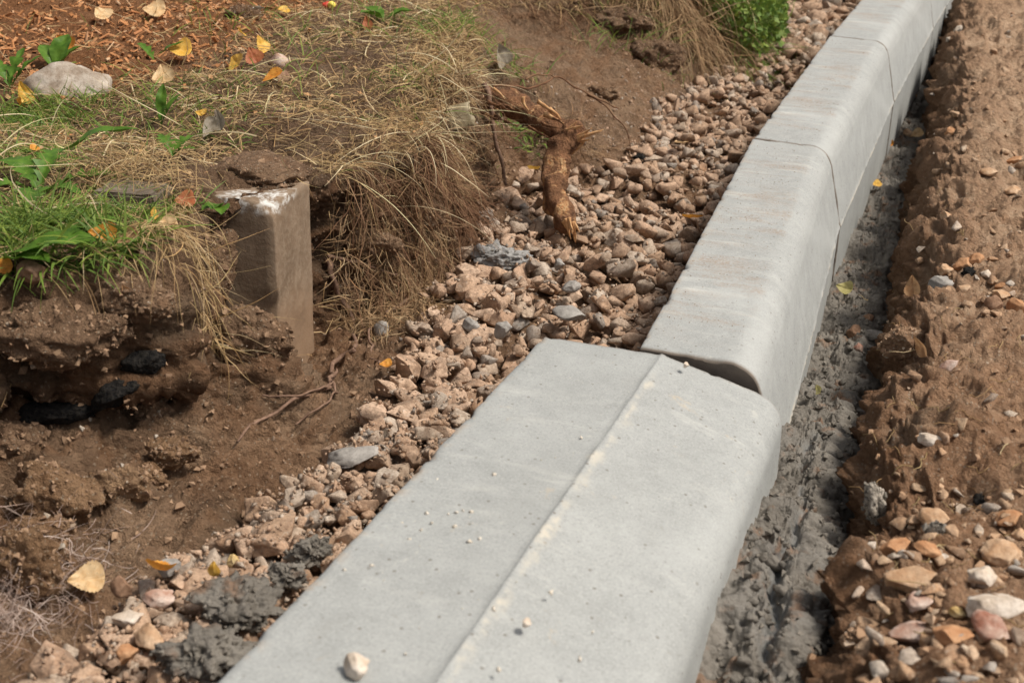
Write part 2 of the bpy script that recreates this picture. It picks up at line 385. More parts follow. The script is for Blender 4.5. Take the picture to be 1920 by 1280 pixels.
uidx = np.arange(G.shape[1]); cs = np.cumsum([0, 12, 34, 62, 28, 30, 56, 54, 32, 10])
face = np.interp(uidx, [0, cs[3], cs[4], cs[5], cs[6], cs[7], cs[8], cs[9]], [.0, .12, .55, 1, 1, .65, .25, .2])[None, :] * np.ones((len(YL), 1))
bare = np.exp(-((YL - 1.55) / .42) ** 2)[:, None]      # the smooth bare slope behind the root
lumpy = face * (1 - .6 * bare)
q = Pf.copy()
N1 = fbm(q, 6, 3, .5, 1).reshape(G.shape[:2]); N2 = billow(q, 15, 3, 2).reshape(G.shape[:2]); N3 = fbm(q, 48, 3, .6, 3).reshape(G.shape[:2]); N3b = np.abs(fbm(q, 32, 3, .6, 13)).reshape(G.shape[:2]) * 1.6 - .5; N4 = fbm(q, 170, 2, .6, 4).reshape(G.shape[:2])
ld = np.exp(-((YL + .35) / .35) ** 2)[:, None]          # layered, crumbling wall near the camera
ter = np.abs(((Pf[:, 2] * 22 + .8 * fbm(q, 7, 2, .5, 8)) % 1) - .5).reshape(G.shape[:2])
D = lumpy * (.034 * N1 + .013 * N2 + ld * (.018 * (ter - .25)) + .009 * N3b) + (.005 + .003 * face) * N3 + .0032 * N4 + (1 - face) * .012 * N1
G = G + n * D[..., None]
humus_shade = sstep(N3 * .4 + N1, .25, .9) * face * .55 + np.interp(uidx, [0, cs[3], cs[5], cs[6] + 8, cs[7]], [.1, .45, .6, .25, 0])[None, :] * (1 - .5 * bare)
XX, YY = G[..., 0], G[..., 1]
cav_shade = np.interp(uidx, [0, cs[5] + 6, cs[5] + 26, cs[6] + 2, cs[6] + 14], [0, 0, 1, 1, 0])[None, :] * wl
humus_shade = np.maximum(humus_shade, cav_shade * 1.1)  # hollow below the crust painted black: its shade put into the soil colour
rust = sstep(-XX, .98, 1.16) * sstep(YY, .35, .6) + sstep(N2, .4, 1.1) * face * .35
dry = sstep(N1, .1, .8) * .5 * face + .25 * bare * face
ground = surf_obj('ground', G, M['soil'], {'humus_shade': humus_shade, 'rust': rust, 'dry': dry})
ground['label'] = 'dug earth bank and trench floor left of the kerb'
def bvh_of(o):
    me = o.data; v = np.empty(len(me.vertices) * 3, np.float32); me.vertices.foreach_get('co', v)
    f = np.empty(len(me.polygons) * 4, np.int32); me.polygons.foreach_get('vertices', f)
    return BVHTree.FromPolygons([tuple(a) for a in v.reshape(-1, 3).tolist()], f.reshape(-1, 4).tolist())
BL = bvh_of(ground)

# mortar bed and the spoil ridge on the right
YR = rows(-1.05, 14, .0027)
sR = sl_(YR); eR = np.ones_like(YR)
def I(xs, zs): return np.interp(YR, xs, zs)
mz = I([-1, -.3, .12, .3, .5, 1, 2, 3, 14], [-.112, -.116, -.15, -.188, -.215, -.24, -.21, -.17, .33])
gx = rail([P(1545, 1280, -.16), P(1560, 1120, -.16), P(1595, 930, -.16), P(1625, 780, -.17), P(1650, 640, -.18), P(1690, 470, -.2), P(1735, 330, -.22), P(1738, 200, -.22), P(1765, 60, -.22), (.55, 9, .2), (.6, 15, .4), (.26, -1.1, -.15)], YR)
gx[:, 2] = mz - .035
kx = .12 - np.where(YR > 1, -(YR - 1) * .05, 0)
m0 = np.stack([kx - .03, YR, mz], 1); m1 = np.stack([kx + .07, YR, mz + .004], 1); m2 = gx.copy(); m2[:, 0] -= .035; m2[:, 2] = mz + .004
m3 = gx.copy(); m3[:, 0] += .03; m3[:, 2] -= .03
YM = rows(-1.0, 13, .0018)
def rs(a_): return np.stack([np.interp(YM, YR, a_[:, 0]), YM, np.interp(YM, YR, a_[:, 2])], 1)
G2 = sweep([rs(m0), rs(m1), rs(m2), rs(m3)], [22, 50, 14], 3); n2_ = normals(G2); q = G2.reshape(-1, 3); sh = G2.shape[:2]
A1 = fbm(q, 9, 3, .5, 21).reshape(sh); A2 = billow(q, 38, 3, 22).reshape(sh); A3 = fbm(q, 110, 2, .5, 23).reshape(sh)
cx_ = np.linspace(0, 1, sh[1])[None, :]; pathc = .60 + .28 * fbm(np.stack([YM * 9, YM * 0, YM * 0], 1), 1, 3, .5, 5)[:, None]
wetm = np.exp(-((cx_ - pathc) / (.08 + .05 * A1)) ** 2) * sstep(A3 + A1, -.9, .3) * sstep(-YM, -.25, .05)[:, None] * sstep(YM, -1, -.6)[:, None]
A4 = billow(q, 85, 3, 27).reshape(sh)
D = (.015 * A1 + .009 * np.maximum(A2, -.5) + .0060 * A4 + .0030 * A3) * (1 - .8 * wetm) - .006 * wetm
G2 = G2 + n2_ * D[..., None]
mortar = surf_obj('mortar_bed', G2, M['mortar'], {'wet': wetm * .9 + .15 * sstep(A1, .2, .8)})
r0 = gx.copy(); r0[:, 0] -= .03; r0[:, 2] -= .05
r1 = gx.copy(); r1[:, 0] += .012; r1[:, 2] = mz - .0 
bz = I([-1, -.5, 0, .5, 1, 1.6, 2.5, 14], [-.055, -.05, -.055, -.075, -.085, -.09, -.10, -.1]) + sR
r2 = gx.copy(); r2[:, 0] += I([-1, -.2, .1, .5, 1.2, 3], [.03, .035, .03, .045, .05, .06]); r2[:, 2] = bz - .02
r3 = r2.copy(); r3[:, 0] += .05; r3[:, 2] = bz + .01
r4 = r2.copy(); r4[:, 0] += .40; r4[:, 2] = bz + .03
r5 = np.stack([9 * eR, YR, bz + .15], 1)
G3 = sweep([r0, r1, r2, r3, r4, r5], [8, 34, 26, 100, 14], 3); n3_ = normals(G3); q = G3.reshape(-1, 3); sh = G3.shape[:2]; sh3 = sh
B1 = fbm(q, 7, 3, .5, 31).reshape(sh); B2 = billow(q, 20, 3, 32).reshape(sh); B3 = fbm(q, 60, 3, .6, 33).reshape(sh); B4 = fbm(q, 190, 2, .6, 34).reshape(sh)
lipw = np.interp(np.arange(sh[1]), [0, 10, 26, 56, 90], [.3, .8, 1, .8, .0])[None, :]
G3 = G3 + n3_ * ((.020 + .016 * lipw) * B1 + (.009 + .010 * lipw) * B2 + (.006 + .004 * lipw) * B3 + .0032 * B4)[..., None]
u3 = np.arange(sh[1])
gully_shade = np.interp(u3, [0, 10, 44, 58, 84], [.9, .75, .40, .10, .0])[None, :] * (.7 + .5 * B2) + sstep(B1, .45, 1) * .35  # gully shade put into the colour, fading up the ridge face; some random patches
ridge = surf_obj('soil_ridge', G3, M['ridge'], {'humus_shade': gully_shade, 'rust': sstep(B2, .2, 1) * .4, 'dry': np.interp(u3, [0, 50, 80, 182], [0, .3, .8, .9])[None, :] * sstep(G3[..., 1], -.3, 1.4)})
BR, BM = bvh_of(ridge), bvh_of(mortar)

def hit(px, py, trees=None):
    d = ray(px, py); best = None
    for t in trees or (BL, BR, BM):
        h = t.ray_cast(CAM_LOC, d, 60)
        if h[0] is not None and (best is None or h[3] < best[3]): best = h
    if best is None: p = at(px, py, 0); return p, Vector((0, 0, 1))
    nn = best[1] if best[1].dot(d) < 0 else -best[1]
    return best[0], nn
def down(tree, x, y):
    h = tree.ray_cast(Vector((x, y, 3)), Vector((0, 0, -1)), 9); return h[0].z if h[0] is not None else None

# height map of the left side for the litter
HX0, HY0, HC = -3.4, -1.0, .016
hx, hy = int(3.6 / HC), int(6.2 / HC)
HM = np.empty((hx, hy))
for i in range(hx):
    for j in range(hy):
        z = down(BL, HX0 + i * HC, HY0 + j * HC); HM[i, j] = -.15 if z is None else z
def H(x, y):
    u = np.clip((x - HX0) / HC, 0, hx - 1.001); v = np.clip((y - HY0) / HC, 0, hy - 1.001)
    i, j = u.astype(int), v.astype(int); a, b = u - i, v - j
    return (HM[i, j] * (1 - a) + HM[i + 1, j] * a) * (1 - b) + (HM[i, j + 1] * (1 - a) + HM[i + 1, j + 1] * a) * b
lipX = lambda y: np.interp(y, lip[:, 1], lip[:, 0])
toeX = lambda y: np.interp(y, toe[:, 1], toe[:, 0])

# ------------------------------------------------------------------ kerb stones
W_, HS_, HT_ = .18, .15, .30
def kerb(name, label, flat, loc, yaw, roll, pitch, length, seed, mat):
    pr = []
    def seg(a, b, n_):
        for i in range(n_): t = i / n_; pr.append((a[0] + (b[0] - a[0]) * t, a[1] + (b[1] - a[1]) * t))
    c = .003
    pr.append((0, -c)); pr.append((.001, -.001)); seg((c, 0), (.108, -.001), 26)
    for i in range(14):                                   # big rounded shoulder
        t = math.radians(88 - 76 * i / 14); r = .042; pr.append((.108 + r * math.cos(t), -.043 + r * math.sin(t)))
    seg((.1500, -.034), (.1790, -HS_ + .006), 26)
    seg((.1790, -HS_ + .006), (.1808, -HS_), 3); seg((.1808, -HS_), (.1795, -HS_ - .003), 2)
    seg((.1795, -HS_ - .003), (.181, -HT_ + c), 26); seg((.181, -HT_ + c), (.178, -HT_), 2); seg((.178, -HT_), (c, -HT_), 14); seg((c, -HT_), (0, -HT_ + c), 2)
    seg((0, -HT_ + c), (0, -c), 22)
    pr = np.array(pr); m_ = len(pr)
    ny = int(length / .009)
    ys = np.concatenate([[0, .0012, .003], np.linspace(.008, length - .008, ny), [length - .003, length - .0012, length]])
    ins = np.concatenate([[.003, .001, 0], np.zeros(ny), [0, .001, .003]])
    cen = np.array([.09, -.15])
    dirs = pr - cen; dirs /= np.linalg.norm(dirs, axis=1, keepdims=True)
    V = np.zeros((len(ys), m_, 3))
    V[..., 0] = pr[None, :, 0] - dirs[None, :, 0] * ins[:, None]; V[..., 2] = pr[None, :, 1] - dirs[None, :, 1] * ins[:, None]; V[..., 1] = ys[:, None]
    q_ = V.reshape(-1, 3)
    seam = np.exp(-((V[..., 2] + HS_ - .001) / .0035) ** 2) * (V[..., 0] > .15)
    d_ = .0007 * fbm(q_, 30, 3, .5, seed).reshape(V.shape[:2]) + .0005 * fbm(q_, 4, 2, .5, seed + 1).reshape(V.shape[:2])
    d_ += seam * (.0012 * fbm(q_, 160, 2, .5, seed + 2).reshape(V.shape[:2]) + .0006)
    edge = np.exp(-((V[..., 0]) / .006) ** 2) * np.exp(-((V[..., 2] * (1 - flat) + (V[..., 2] + HT_) * flat) / .01) ** 2) if True else 0
    lowe = np.exp(-((V[..., 0] - .18) / .008) ** 2) * np.exp(-((V[..., 2] + HT_) / .008) ** 2)
    endm = np.minimum(ys, length - ys)
    chip = (edge * 1.3 + lowe * 1.3 + np.exp(-(endm / .004) ** 2)[:, None] * .7) * np.maximum(fbm(q_, 55, 3, .5, seed + 5).reshape(V.shape[:2]) - .22, 0) * .0045
    V[..., 0] += dirs[None, :, 0] * (d_ - chip); V[..., 2] += dirs[None, :, 1] * (d_ - chip)
    V[..., 1] += chip * np.where(ys < length / 2, 1, -1)[:, None] * .5
    wn = fbm(q_, 40, 3, .6, seed + 9).reshape(V.shape[:2])
    wide = np.exp(-(np.maximum(0, np.abs(V[..., 2] + HS_ - (.006 if flat else .001)) - (.0005 + .005 * wn if flat else .001)) / (.0025 if flat else .002)) ** 2) * (V[..., 0] > .15)
    wide = wide * sstep(fbm(q_, 12, 2, .5, seed + 7).reshape(V.shape[:2]), -.6, .5) 
    F = grid_faces(len(ys), m_, True)
    R = (V[0].mean(0), V[-1].mean(0))
    VV = V.reshape(-1, 3)
    if flat:                                              # laid on its back: the face looks up
        VV = np.stack([VV[:, 2] + W_, VV[:, 1], VV[:, 0] - W_], 1)
        VV[:, 0] = VV[:, 0]
    me = mesh_np(name, VV, F)
    # caps
    bm = bmesh.new(); bm.from_mesh(me); bm.verts.ensure_lookup_table()
    fl = [bm.verts[i] for i in range(m_)]; bl = [bm.verts[(len(ys) - 1) * m_ + i] for i in range(m_)]
    try: bm.faces.new(list(reversed(fl))); bm.faces.new(bl)
    except Exception: pass
    bmesh.ops.recalc_face_normals(bm, faces=bm.faces); bm.to_mesh(me); bm.free()
    nv = len(me.vertices)
    for k_, v in (('seam', np.maximum(wide, 0)), ('edge', edge + lowe)):
        a_ = me.attributes.new(k_, 'FLOAT', 'POINT'); a_.data.foreach_set('value', np.clip(v, 0, 1).ravel().astype(np.float32))
    en = np.zeros((len(ys), m_), np.float32); en[:3] = [[1], [1], [.4]]; en[-3:] = [[.4], [1], [1]]
    a_ = me.attributes.new('end', 'FLOAT', 'POINT'); a_.data.foreach_set('value', en.ravel())
    o = obj(name, me, mat)
    o.matrix_world = Matrix.Translation(loc) @ Matrix.Rotation(math.radians(yaw), 4, 'Z') @ Matrix.Rotation(math.atan(pitch), 4, 'X') @ Matrix.Rotation(math.radians(roll), 4, 'Y')
    tag(o, label, 'kerb stone', 'concrete kerb stones laid in a line'); return o
a0 = math.radians(-2.505)
kerb('kerb_stone', 'nearest kerb stone, laid flat on its back with its seam line facing up', 1, Vector((math.sin(a0) * 1.0, -1.0 * math.cos(a0), 0)), -2.505, .07, 0, .996, 1, M['conc_flat'])
p1 = Vector((0, .0035, 0))
kerb('kerb_stone', 'first upright kerb stone, its dark end showing above the flat stone', 0, p1, 0, 1.78, .0477, .9960, 2, M['conc_up'])
p2 = Vector((.0022, 1.001, .0478))
kerb('kerb_stone', 'second upright kerb stone with brown dirt smears on its top', 0, p2, -3.2, 1.78, .060, .9975, 3, M['conc_up'])
a2 = math.radians(-3.2); p3 = p2 + Vector((.0012, 0, 0)) + Vector((-math.sin(a2), math.cos(a2), .060))
kerb('kerb_stone', 'third upright kerb stone, blurred where the row meets the top edge', 0, p3, -4.6, 1.8, .062, .995, 4, M['conc_up'])
a3 = math.radians(-4.6); p4 = p3 + Vector((-math.sin(a3), math.cos(a3), .062))
kerb('kerb_stone', 'farthest upright kerb stone at the very top of the photo', 0, p4, -5.2, 1.8, .062, .995, 5, M['conc_up'])
a4 = math.radians(-5.2); p5 = p4 + Vector((-math.sin(a4), math.cos(a4), .062))

# ------------------------------------------------------------------ gravel: settle stones on the trench floor
def crushed(seed, bev=True, seg=2, n_=None):
    g = np.random.default_rng(seed); n_ = n_ or int(g.integers(10, 17)); bm = bmesh.new()
    p = g.normal(size=(n_, 3)); p /= np.linalg.norm(p, axis=1, keepdims=True); p *= g.uniform(.75, 1.1, (n_, 1))
    for a in p: bm.verts.new(a)
    bmesh.ops.convex_hull(bm, input=bm.verts); bmesh.ops.delete(bm, geom=[v for v in bm.verts if not v.link_faces], context='VERTS')
    bmesh.ops.dissolve_limit(bm, angle_limit=math.radians(14), verts=bm.verts, edges=bm.edges)
    if bev:
        bmesh.ops.bevel(bm, geom=bm.edges[:], offset=g.uniform(.07, .13), segments=seg, profile=.6, affect='EDGES', clamp_overlap=True)
    bmesh.ops.triangulate(bm, faces=bm.faces); bm.verts.index_update()
    if bev and seg > 1:
        bmesh.ops.subdivide_edges(bm, edges=[e for e in bm.edges if e.calc_length() > .45], cuts=1); bmesh.ops.triangulate(bm, faces=bm.faces); bm.verts.index_update()
    V = np.array([v.co[:] for v in bm.verts]); F = np.array([[v.index for v in f.verts] for f in bm.faces]); bm.free()
    V *= (1 + .05 * fbm(V, 2.5, 3, .5, seed))[:, None]; V /= np.abs(V).max(0); return V, F
RB = [crushed(1000 + i) for i in range(22)] + [rock_np(4, 100 + i, cuts=rnd.randint(9, 16), rough=.05 + .05 * (i % 3), lo=rnd.uniform(.34, .58)) for i in range(9)]
RB2 = [crushed(1100 + i, True, 1, 9 + i % 4) for i in range(22)]
RB1 = [crushed(1300 + i, False, 1, 8) for i in range(14)]
def kerbX(y):        # left edge of the kerb
    return np.where(y < 0, -.12 - y * math.tan(a0) * -1 * -1, np.where(y < 1, 0, np.where(y < 2, (y - 1) * .0507, .0507 + (y - 2) * .0805)))
GX0, GY0, GC = -.75, -1.0, .004
gxn, gyn = int(.95 / GC), int(6.5 / GC)
gh = np.full((gxn, gyn), -9.)
gX = GX0 + np.arange(gxn) * GC; gY = GY0 + np.arange(gyn) * GC
gh = H(gX[:, None] * np.ones((1, gyn)), gY[None, :] * np.ones((gxn, 1)))
gh = np.maximum(gh, 0 * gh - .2)
pieces = []
def toe_g(y): return np.interp(y, [-1, -.62, -.5, -.4, -.3, -.2, 0, .3, .5, .9, 1.2, 1.6, 2, 3, 6], [-.37, -.375, -.385, -.36, -.34, -.32, -.32, -.40, -.43, -.55, -.50, -.40, -.36, -.25, -.25])
tries = 0
N_G = 5200
ypos = []
while len(pieces) < N_G and tries < 60000:
    tries += 1
    t = rnd.random(); y = -.85 + 5.6 * t ** 1.5
    xl, xr = float(toe_g(y)), float(kerbX(np.array(y)))
    if y < -.05:     # left of the flat stone: the strip narrows towards the camera
        xl = float(toe_g(y))
    x = xl + (xr - xl - .004) * rnd.random()
    if y < 0 and x > xr - .012: continue
    r = rnd.choice((.008, .010, .012, .014, .016, .018, .022)) * rnd.uniform(.85, 1.15)
    if y > 2.4: r *= 1.5
    if x > xr - r * .8: x = xr - r * .8
    sx, sy, sz = r * rnd.uniform(.95, 1.35), r * rnd.uniform(.75, 1.05), r * rnd.uniform(.5, .85)
    best = None
    for _ in range(3):
        xx = x + rnd.uniform(-r, r); yy = y + rnd.uniform(-r, r)
        xx = min(xx, xr - r * .9)
        i, j = int((xx - GX0) / GC), int((yy - GY0) / GC); k_ = max(1, int(r / GC * .8))
        if i - k_ < 0 or j - k_ < 0 or i + k_ + 1 > gxn or j + k_ + 1 > gyn: continue
        P_ = gh[i - k_:i + k_ + 1, j - k_:j + k_ + 1]; z = float(np.percentile(P_, 55))
        if best is None or z < best[0]: best = (z, xx, yy, i, j, k_)
    if best is None: continue
    z, xx, yy, i, j, k_ = best
    lim = -.115 + SLOPE * max(yy, 0) + .02 * max(0, (xr - .2 - xx))
    if z > lim: continue
    zc = z + sz * .55
    di = np.arange(-k_, k_ + 1) * GC; rr = (di[:, None] ** 2 + di[None, :] ** 2) / (r * r * .9)
    top = zc + sz * np.sqrt(np.clip(1 - rr, 0, 1)); sl2 = gh[i - k_:i + k_ + 1, j - k_:j + k_ + 1]
    np.maximum(sl2, np.where(rr < 1, top, -9), out=sl2)
    pieces.append((xx, yy, zc, sx, sy, sz))
pieces = np.array(pieces)
vis = []                                       # how large each shows, and whether it is on top
for p in pieces:
    i, j = int((p[0] - GX0) / GC), int((p[1] - GY0) / GC)
    topm = gh[max(i - 1, 0):i + 2, max(j - 1, 0):j + 2].mean(); d = (Vector(p[:3]) - CAM_LOC).length
    on = max(0., 1 - max(0, topm - (p[2] + p[5])) / .008)
    qv = _M.transposed() @ (Vector(p[:3]) - CAM_LOC); px_, py_ = 960 + FPX * qv.x / -qv.z, 640 - FPX * qv.y / -qv.z
    inf = -20 < px_ < 1940 and -20 < py_ < 1300
    vis.append((p[3] / d) * on * inf)
order = np.argsort(-np.array(vis))
bedo = None
gravel_meshes = []
for i, (V, F) in enumerate(RB):
    me = mesh_np('stone', V, F); me.materials.append(M['gravel']); gravel_meshes.append(me)
gb = empty('gravel_bed', (-.2, 0, -.15)); tag(gb, 'trench bed of loose brown and grey gravel behind the kerb', kind='structure')
rot = rand_rot(len(pieces), .55)
for k_, ix in enumerate(order[:300]):
    p = pieces[ix]; o = bpy.data.objects.new('stone', gravel_meshes[rnd.randrange(len(RB))]); col.objects.link(o)
    o.parent = gb; o.matrix_world = Matrix.Translation(p[:3]) @ Matrix(rot[ix].tolist()).to_4x4() @ Matrix.Diagonal((*p[3:6], 1))
    o.matrix_parent_inverse = Matrix.Translation(-gb.location)
rest = np.array([i for i in order[300:] if vis[i] > 0 or (pieces[i][2] + pieces[i][5] > -9 and rnd.random() < .15)])
A = mats_np(pieces[rest, :3], rot[rest], pieces[rest, 3:6])
V, F = join_np(RB2, RG.integers(0, len(RB2), len(rest)), A)
o = obj('loose_gravel', mesh_np('loose_gravel', V, F), M['gravel'], gb); o.matrix_parent_inverse = Matrix.Translation(-gb.location); tag(o, kind='stuff')
# fine grit between and around the stones
def scatter(n_, fx, size, bases, flat=.75):
    P_, R_, S_ = [], rand_rot(n_), np.zeros((n_, 3))
    for i in range(n_): P_.append(fx())
    P_ = np.array(P_); sz = size(n_, P_); S_ = sz[:, None] * RG.uniform(.6, 1.2, (n_, 3)); return join_np(bases, RG.integers(0, len(bases), n_), mats_np(P_, R_, S_))
def floor_pt():
    t = rnd.random(); y = -.8 + 4.2 * t ** 1.3; x = float(toe_g(y)) - .03 + rnd.random() * (float(kerbX(np.array(y))) - float(toe_g(y)) + .02)
    i, j = int((x - GX0) / GC), int((y - GY0) / GC); return (x, y, gh[min(max(i, 0), gxn - 1), min(max(j, 0), gyn - 1)] + .0)
V, F = scatter(11000, floor_pt, lambda n_, P_: np.abs(RG.normal(.0016, .0014, n_)) + .0008, RB1)
o = obj('grit', mesh_np('grit', V, F), M['gravel'], gb); o.matrix_parent_inverse = Matrix.Translation(-gb.location); tag(o, kind='stuff')

# crumbs of earth on the bare faces
def crumbs(G, mask, n_, s0, s1, mat, name, parent, bases=RB1):
    r, c = G.shape[:2]; cell = np.linalg.norm(np.cross(G[1:, :-1] - G[:-1, :-1], G[:-1, 1:] - G[:-1, :-1]), axis=2)
    d = np.linalg.norm(G[:-1, :-1] - np.array(CAM_LOC), axis=2)
    wgt = (cell * mask[:-1, :-1] / d ** 1.2).ravel(); wgt = np.maximum(wgt, 0); wgt /= wgt.sum()
    ix = RG.choice(len(wgt), n_, p=wgt); P_ = G[:-1, :-1].reshape(-1, 3)[ix] + RG.normal(0, .001, (n_, 3)); dd = d.ravel()[ix]
    sz = s0 + (s1 - s0) * RG.random(n_) ** 5
    V, F = join_np(bases, RG.integers(0, len(bases), n_), mats_np(P_, rand_rot(n_), sz[:, None] * RG.uniform(.65, 1.15, (n_, 3))))
    o = obj(name, mesh_np(name, V, F, False), mat, parent); tag(o, kind='stuff'); return o
crumb = simple('earth_crumb', (.17, .105, .066), (.32, .21, .135), 90, .95, .7, .15, rnd_=True, hue=[(0, (.10, .06, .037)), (.45, (.24, .145, .09)), (.75, (.38, .25, .155)), (.95, (.20, .13, .085)), (.98, (.36, .31, .25)), (1, (.45, .40, .34))])
fm = np.where((uidx[None, :] > cs[4] - 20) & (uidx[None, :] < cs[8]), 1., 0.) * np.ones((len(YL), 1)) * (1 - .7 * bare)
crumbs(G, fm, 25000, .0007, .0058, crumb, 'earth_crumbs', ground)
rcrumb = simple('ridge_crumb', (.26, .16, .10), (.42, .28, .18), 90, .95, .7, .15, rnd_=True, hue=[(0, (.14, .08, .048)), (.4, (.34, .205, .125)), (.7, (.50, .31, .185)), (.9, (.56, .41, .29)), (1, (.70, .60, .49))])
fm3 = np.interp(u3, [0, 20, 60, 168, 182], [.4, .6, 1, 1, .2])[None, :] * np.ones((sh[0], 1))
crumbs(G3, fm3, 21000, .0008, .0075, rcrumb, 'earth_crumbs', ridge)
mcr = simple('mortar_crumb', (.12, .105, .086), (.22, .195, .165), 150, .8, .8, .35)
cxm = (np.linspace(0, 1, G2.shape[1])[None, :] > .2) * (1 - wetm)
crumbs(G2, cxm, 15000, .0008, .0055, mcr, 'mortar_crumbs', mortar)

nb = 520; ix = RG.integers(0, 1, nb); rr_ = (RG.random(nb) ** 1.3 * G2.shape[0] * .86).astype(int); cc_ = (22 + RG.random(nb) * 46).astype(int)
kk = wetm[rr_, np.minimum(cc_, wetm.shape[1] - 1)] < .35; rr_, cc_ = rr_[kk], cc_[kk]; nb = len(rr_)
sz = RG.uniform(.004, .011, nb); Pm = G2[rr_, cc_] - np.array([0, 0, 1]) * sz[:, None] * .15
V, F = join_np([rock_np(2, 1500 + i, 3, .35) for i in range(8)], RG.integers(0, 8, nb), mats_np(Pm, rand_rot(nb, .6), sz[:, None] * np.stack([RG.uniform(.7, 1.3, nb), RG.uniform(.7, 1.4, nb), RG.uniform(.4, .8, nb)], 1)))
o = obj('mortar_lumps', mesh_np('mortar_lumps', V, F), M['mortar'], mortar); tag(o, kind='stuff')
# pebbles lying in the spoil ridge: parts of the ridge
peb = []
for me_i, (V, F) in enumerate(RB2):
    me = mesh_np('pebble', V, F); me.materials.append(M['peb'] if 'peb' in M else M.setdefault('peb', stone_mat('ridge_pebble', [(0, (.40, .23, .13)), (.3, (.52, .36, .23)), (.5, (.46, .27, .15)), (.7, (.58, .45, .33)), (.82, (.35, .32, .29)), (.92, (.62, .55, .47)), (1, (.4, .22, .12))], .12))); peb.append(me)
crumbs(G3, np.interp(u3, [0, 44, 60, 168, 182], [0, .1, 1, 1, .3])[None, :] * (.25 + sstep(fbm(G3.reshape(-1, 3), 7, 2, .5, 55).reshape(sh3), -.1, .6)) * (.4 + 1.6 * sstep(G3[..., 1], .2, 1.4) + .8 * sstep(-G3[..., 1], -.1, .25)), 4600, .0018, .0095, M['peb'], 'small_pebbles', ridge, [crushed(1400 + i, False, 1, 12) for i in range(12)])
nP = 0
while nP < 230:
    px_, py_ = rnd.uniform(1600, 1920), 1280 * rnd.random() ** .8
    if px_ < 1780 - .16 * py_ + rnd.uniform(-10, 30): continue
    if rnd.random() > (.25 + .75 * (py_ > 900) + .7 * (py_ < 380) + .5 * (430 < py_ < 640 and px_ > 1700)): continue
    p, nn = hit(px_, py_, (BR,)); r = rnd.choice((.003, .004, .005, .007, .009)) * (1.4 if p.y > 1 else 1)
    o = bpy.data.objects.new('pebble', rnd.choice(peb)); col.objects.link(o); o.parent = ridge
    o.matrix_world = Matrix.Translation(p + nn * r * .25) @ Euler((rnd.uniform(-.5, .5), rnd.uniform(-.5, .5), rnd.uniform(0, 6))).to_matrix().to_4x4() @ Matrix.Diagonal((r * rnd.uniform(1, 1.4), r, r * rnd.uniform(.5, .8), 1)); nP += 1
exec_marker = None

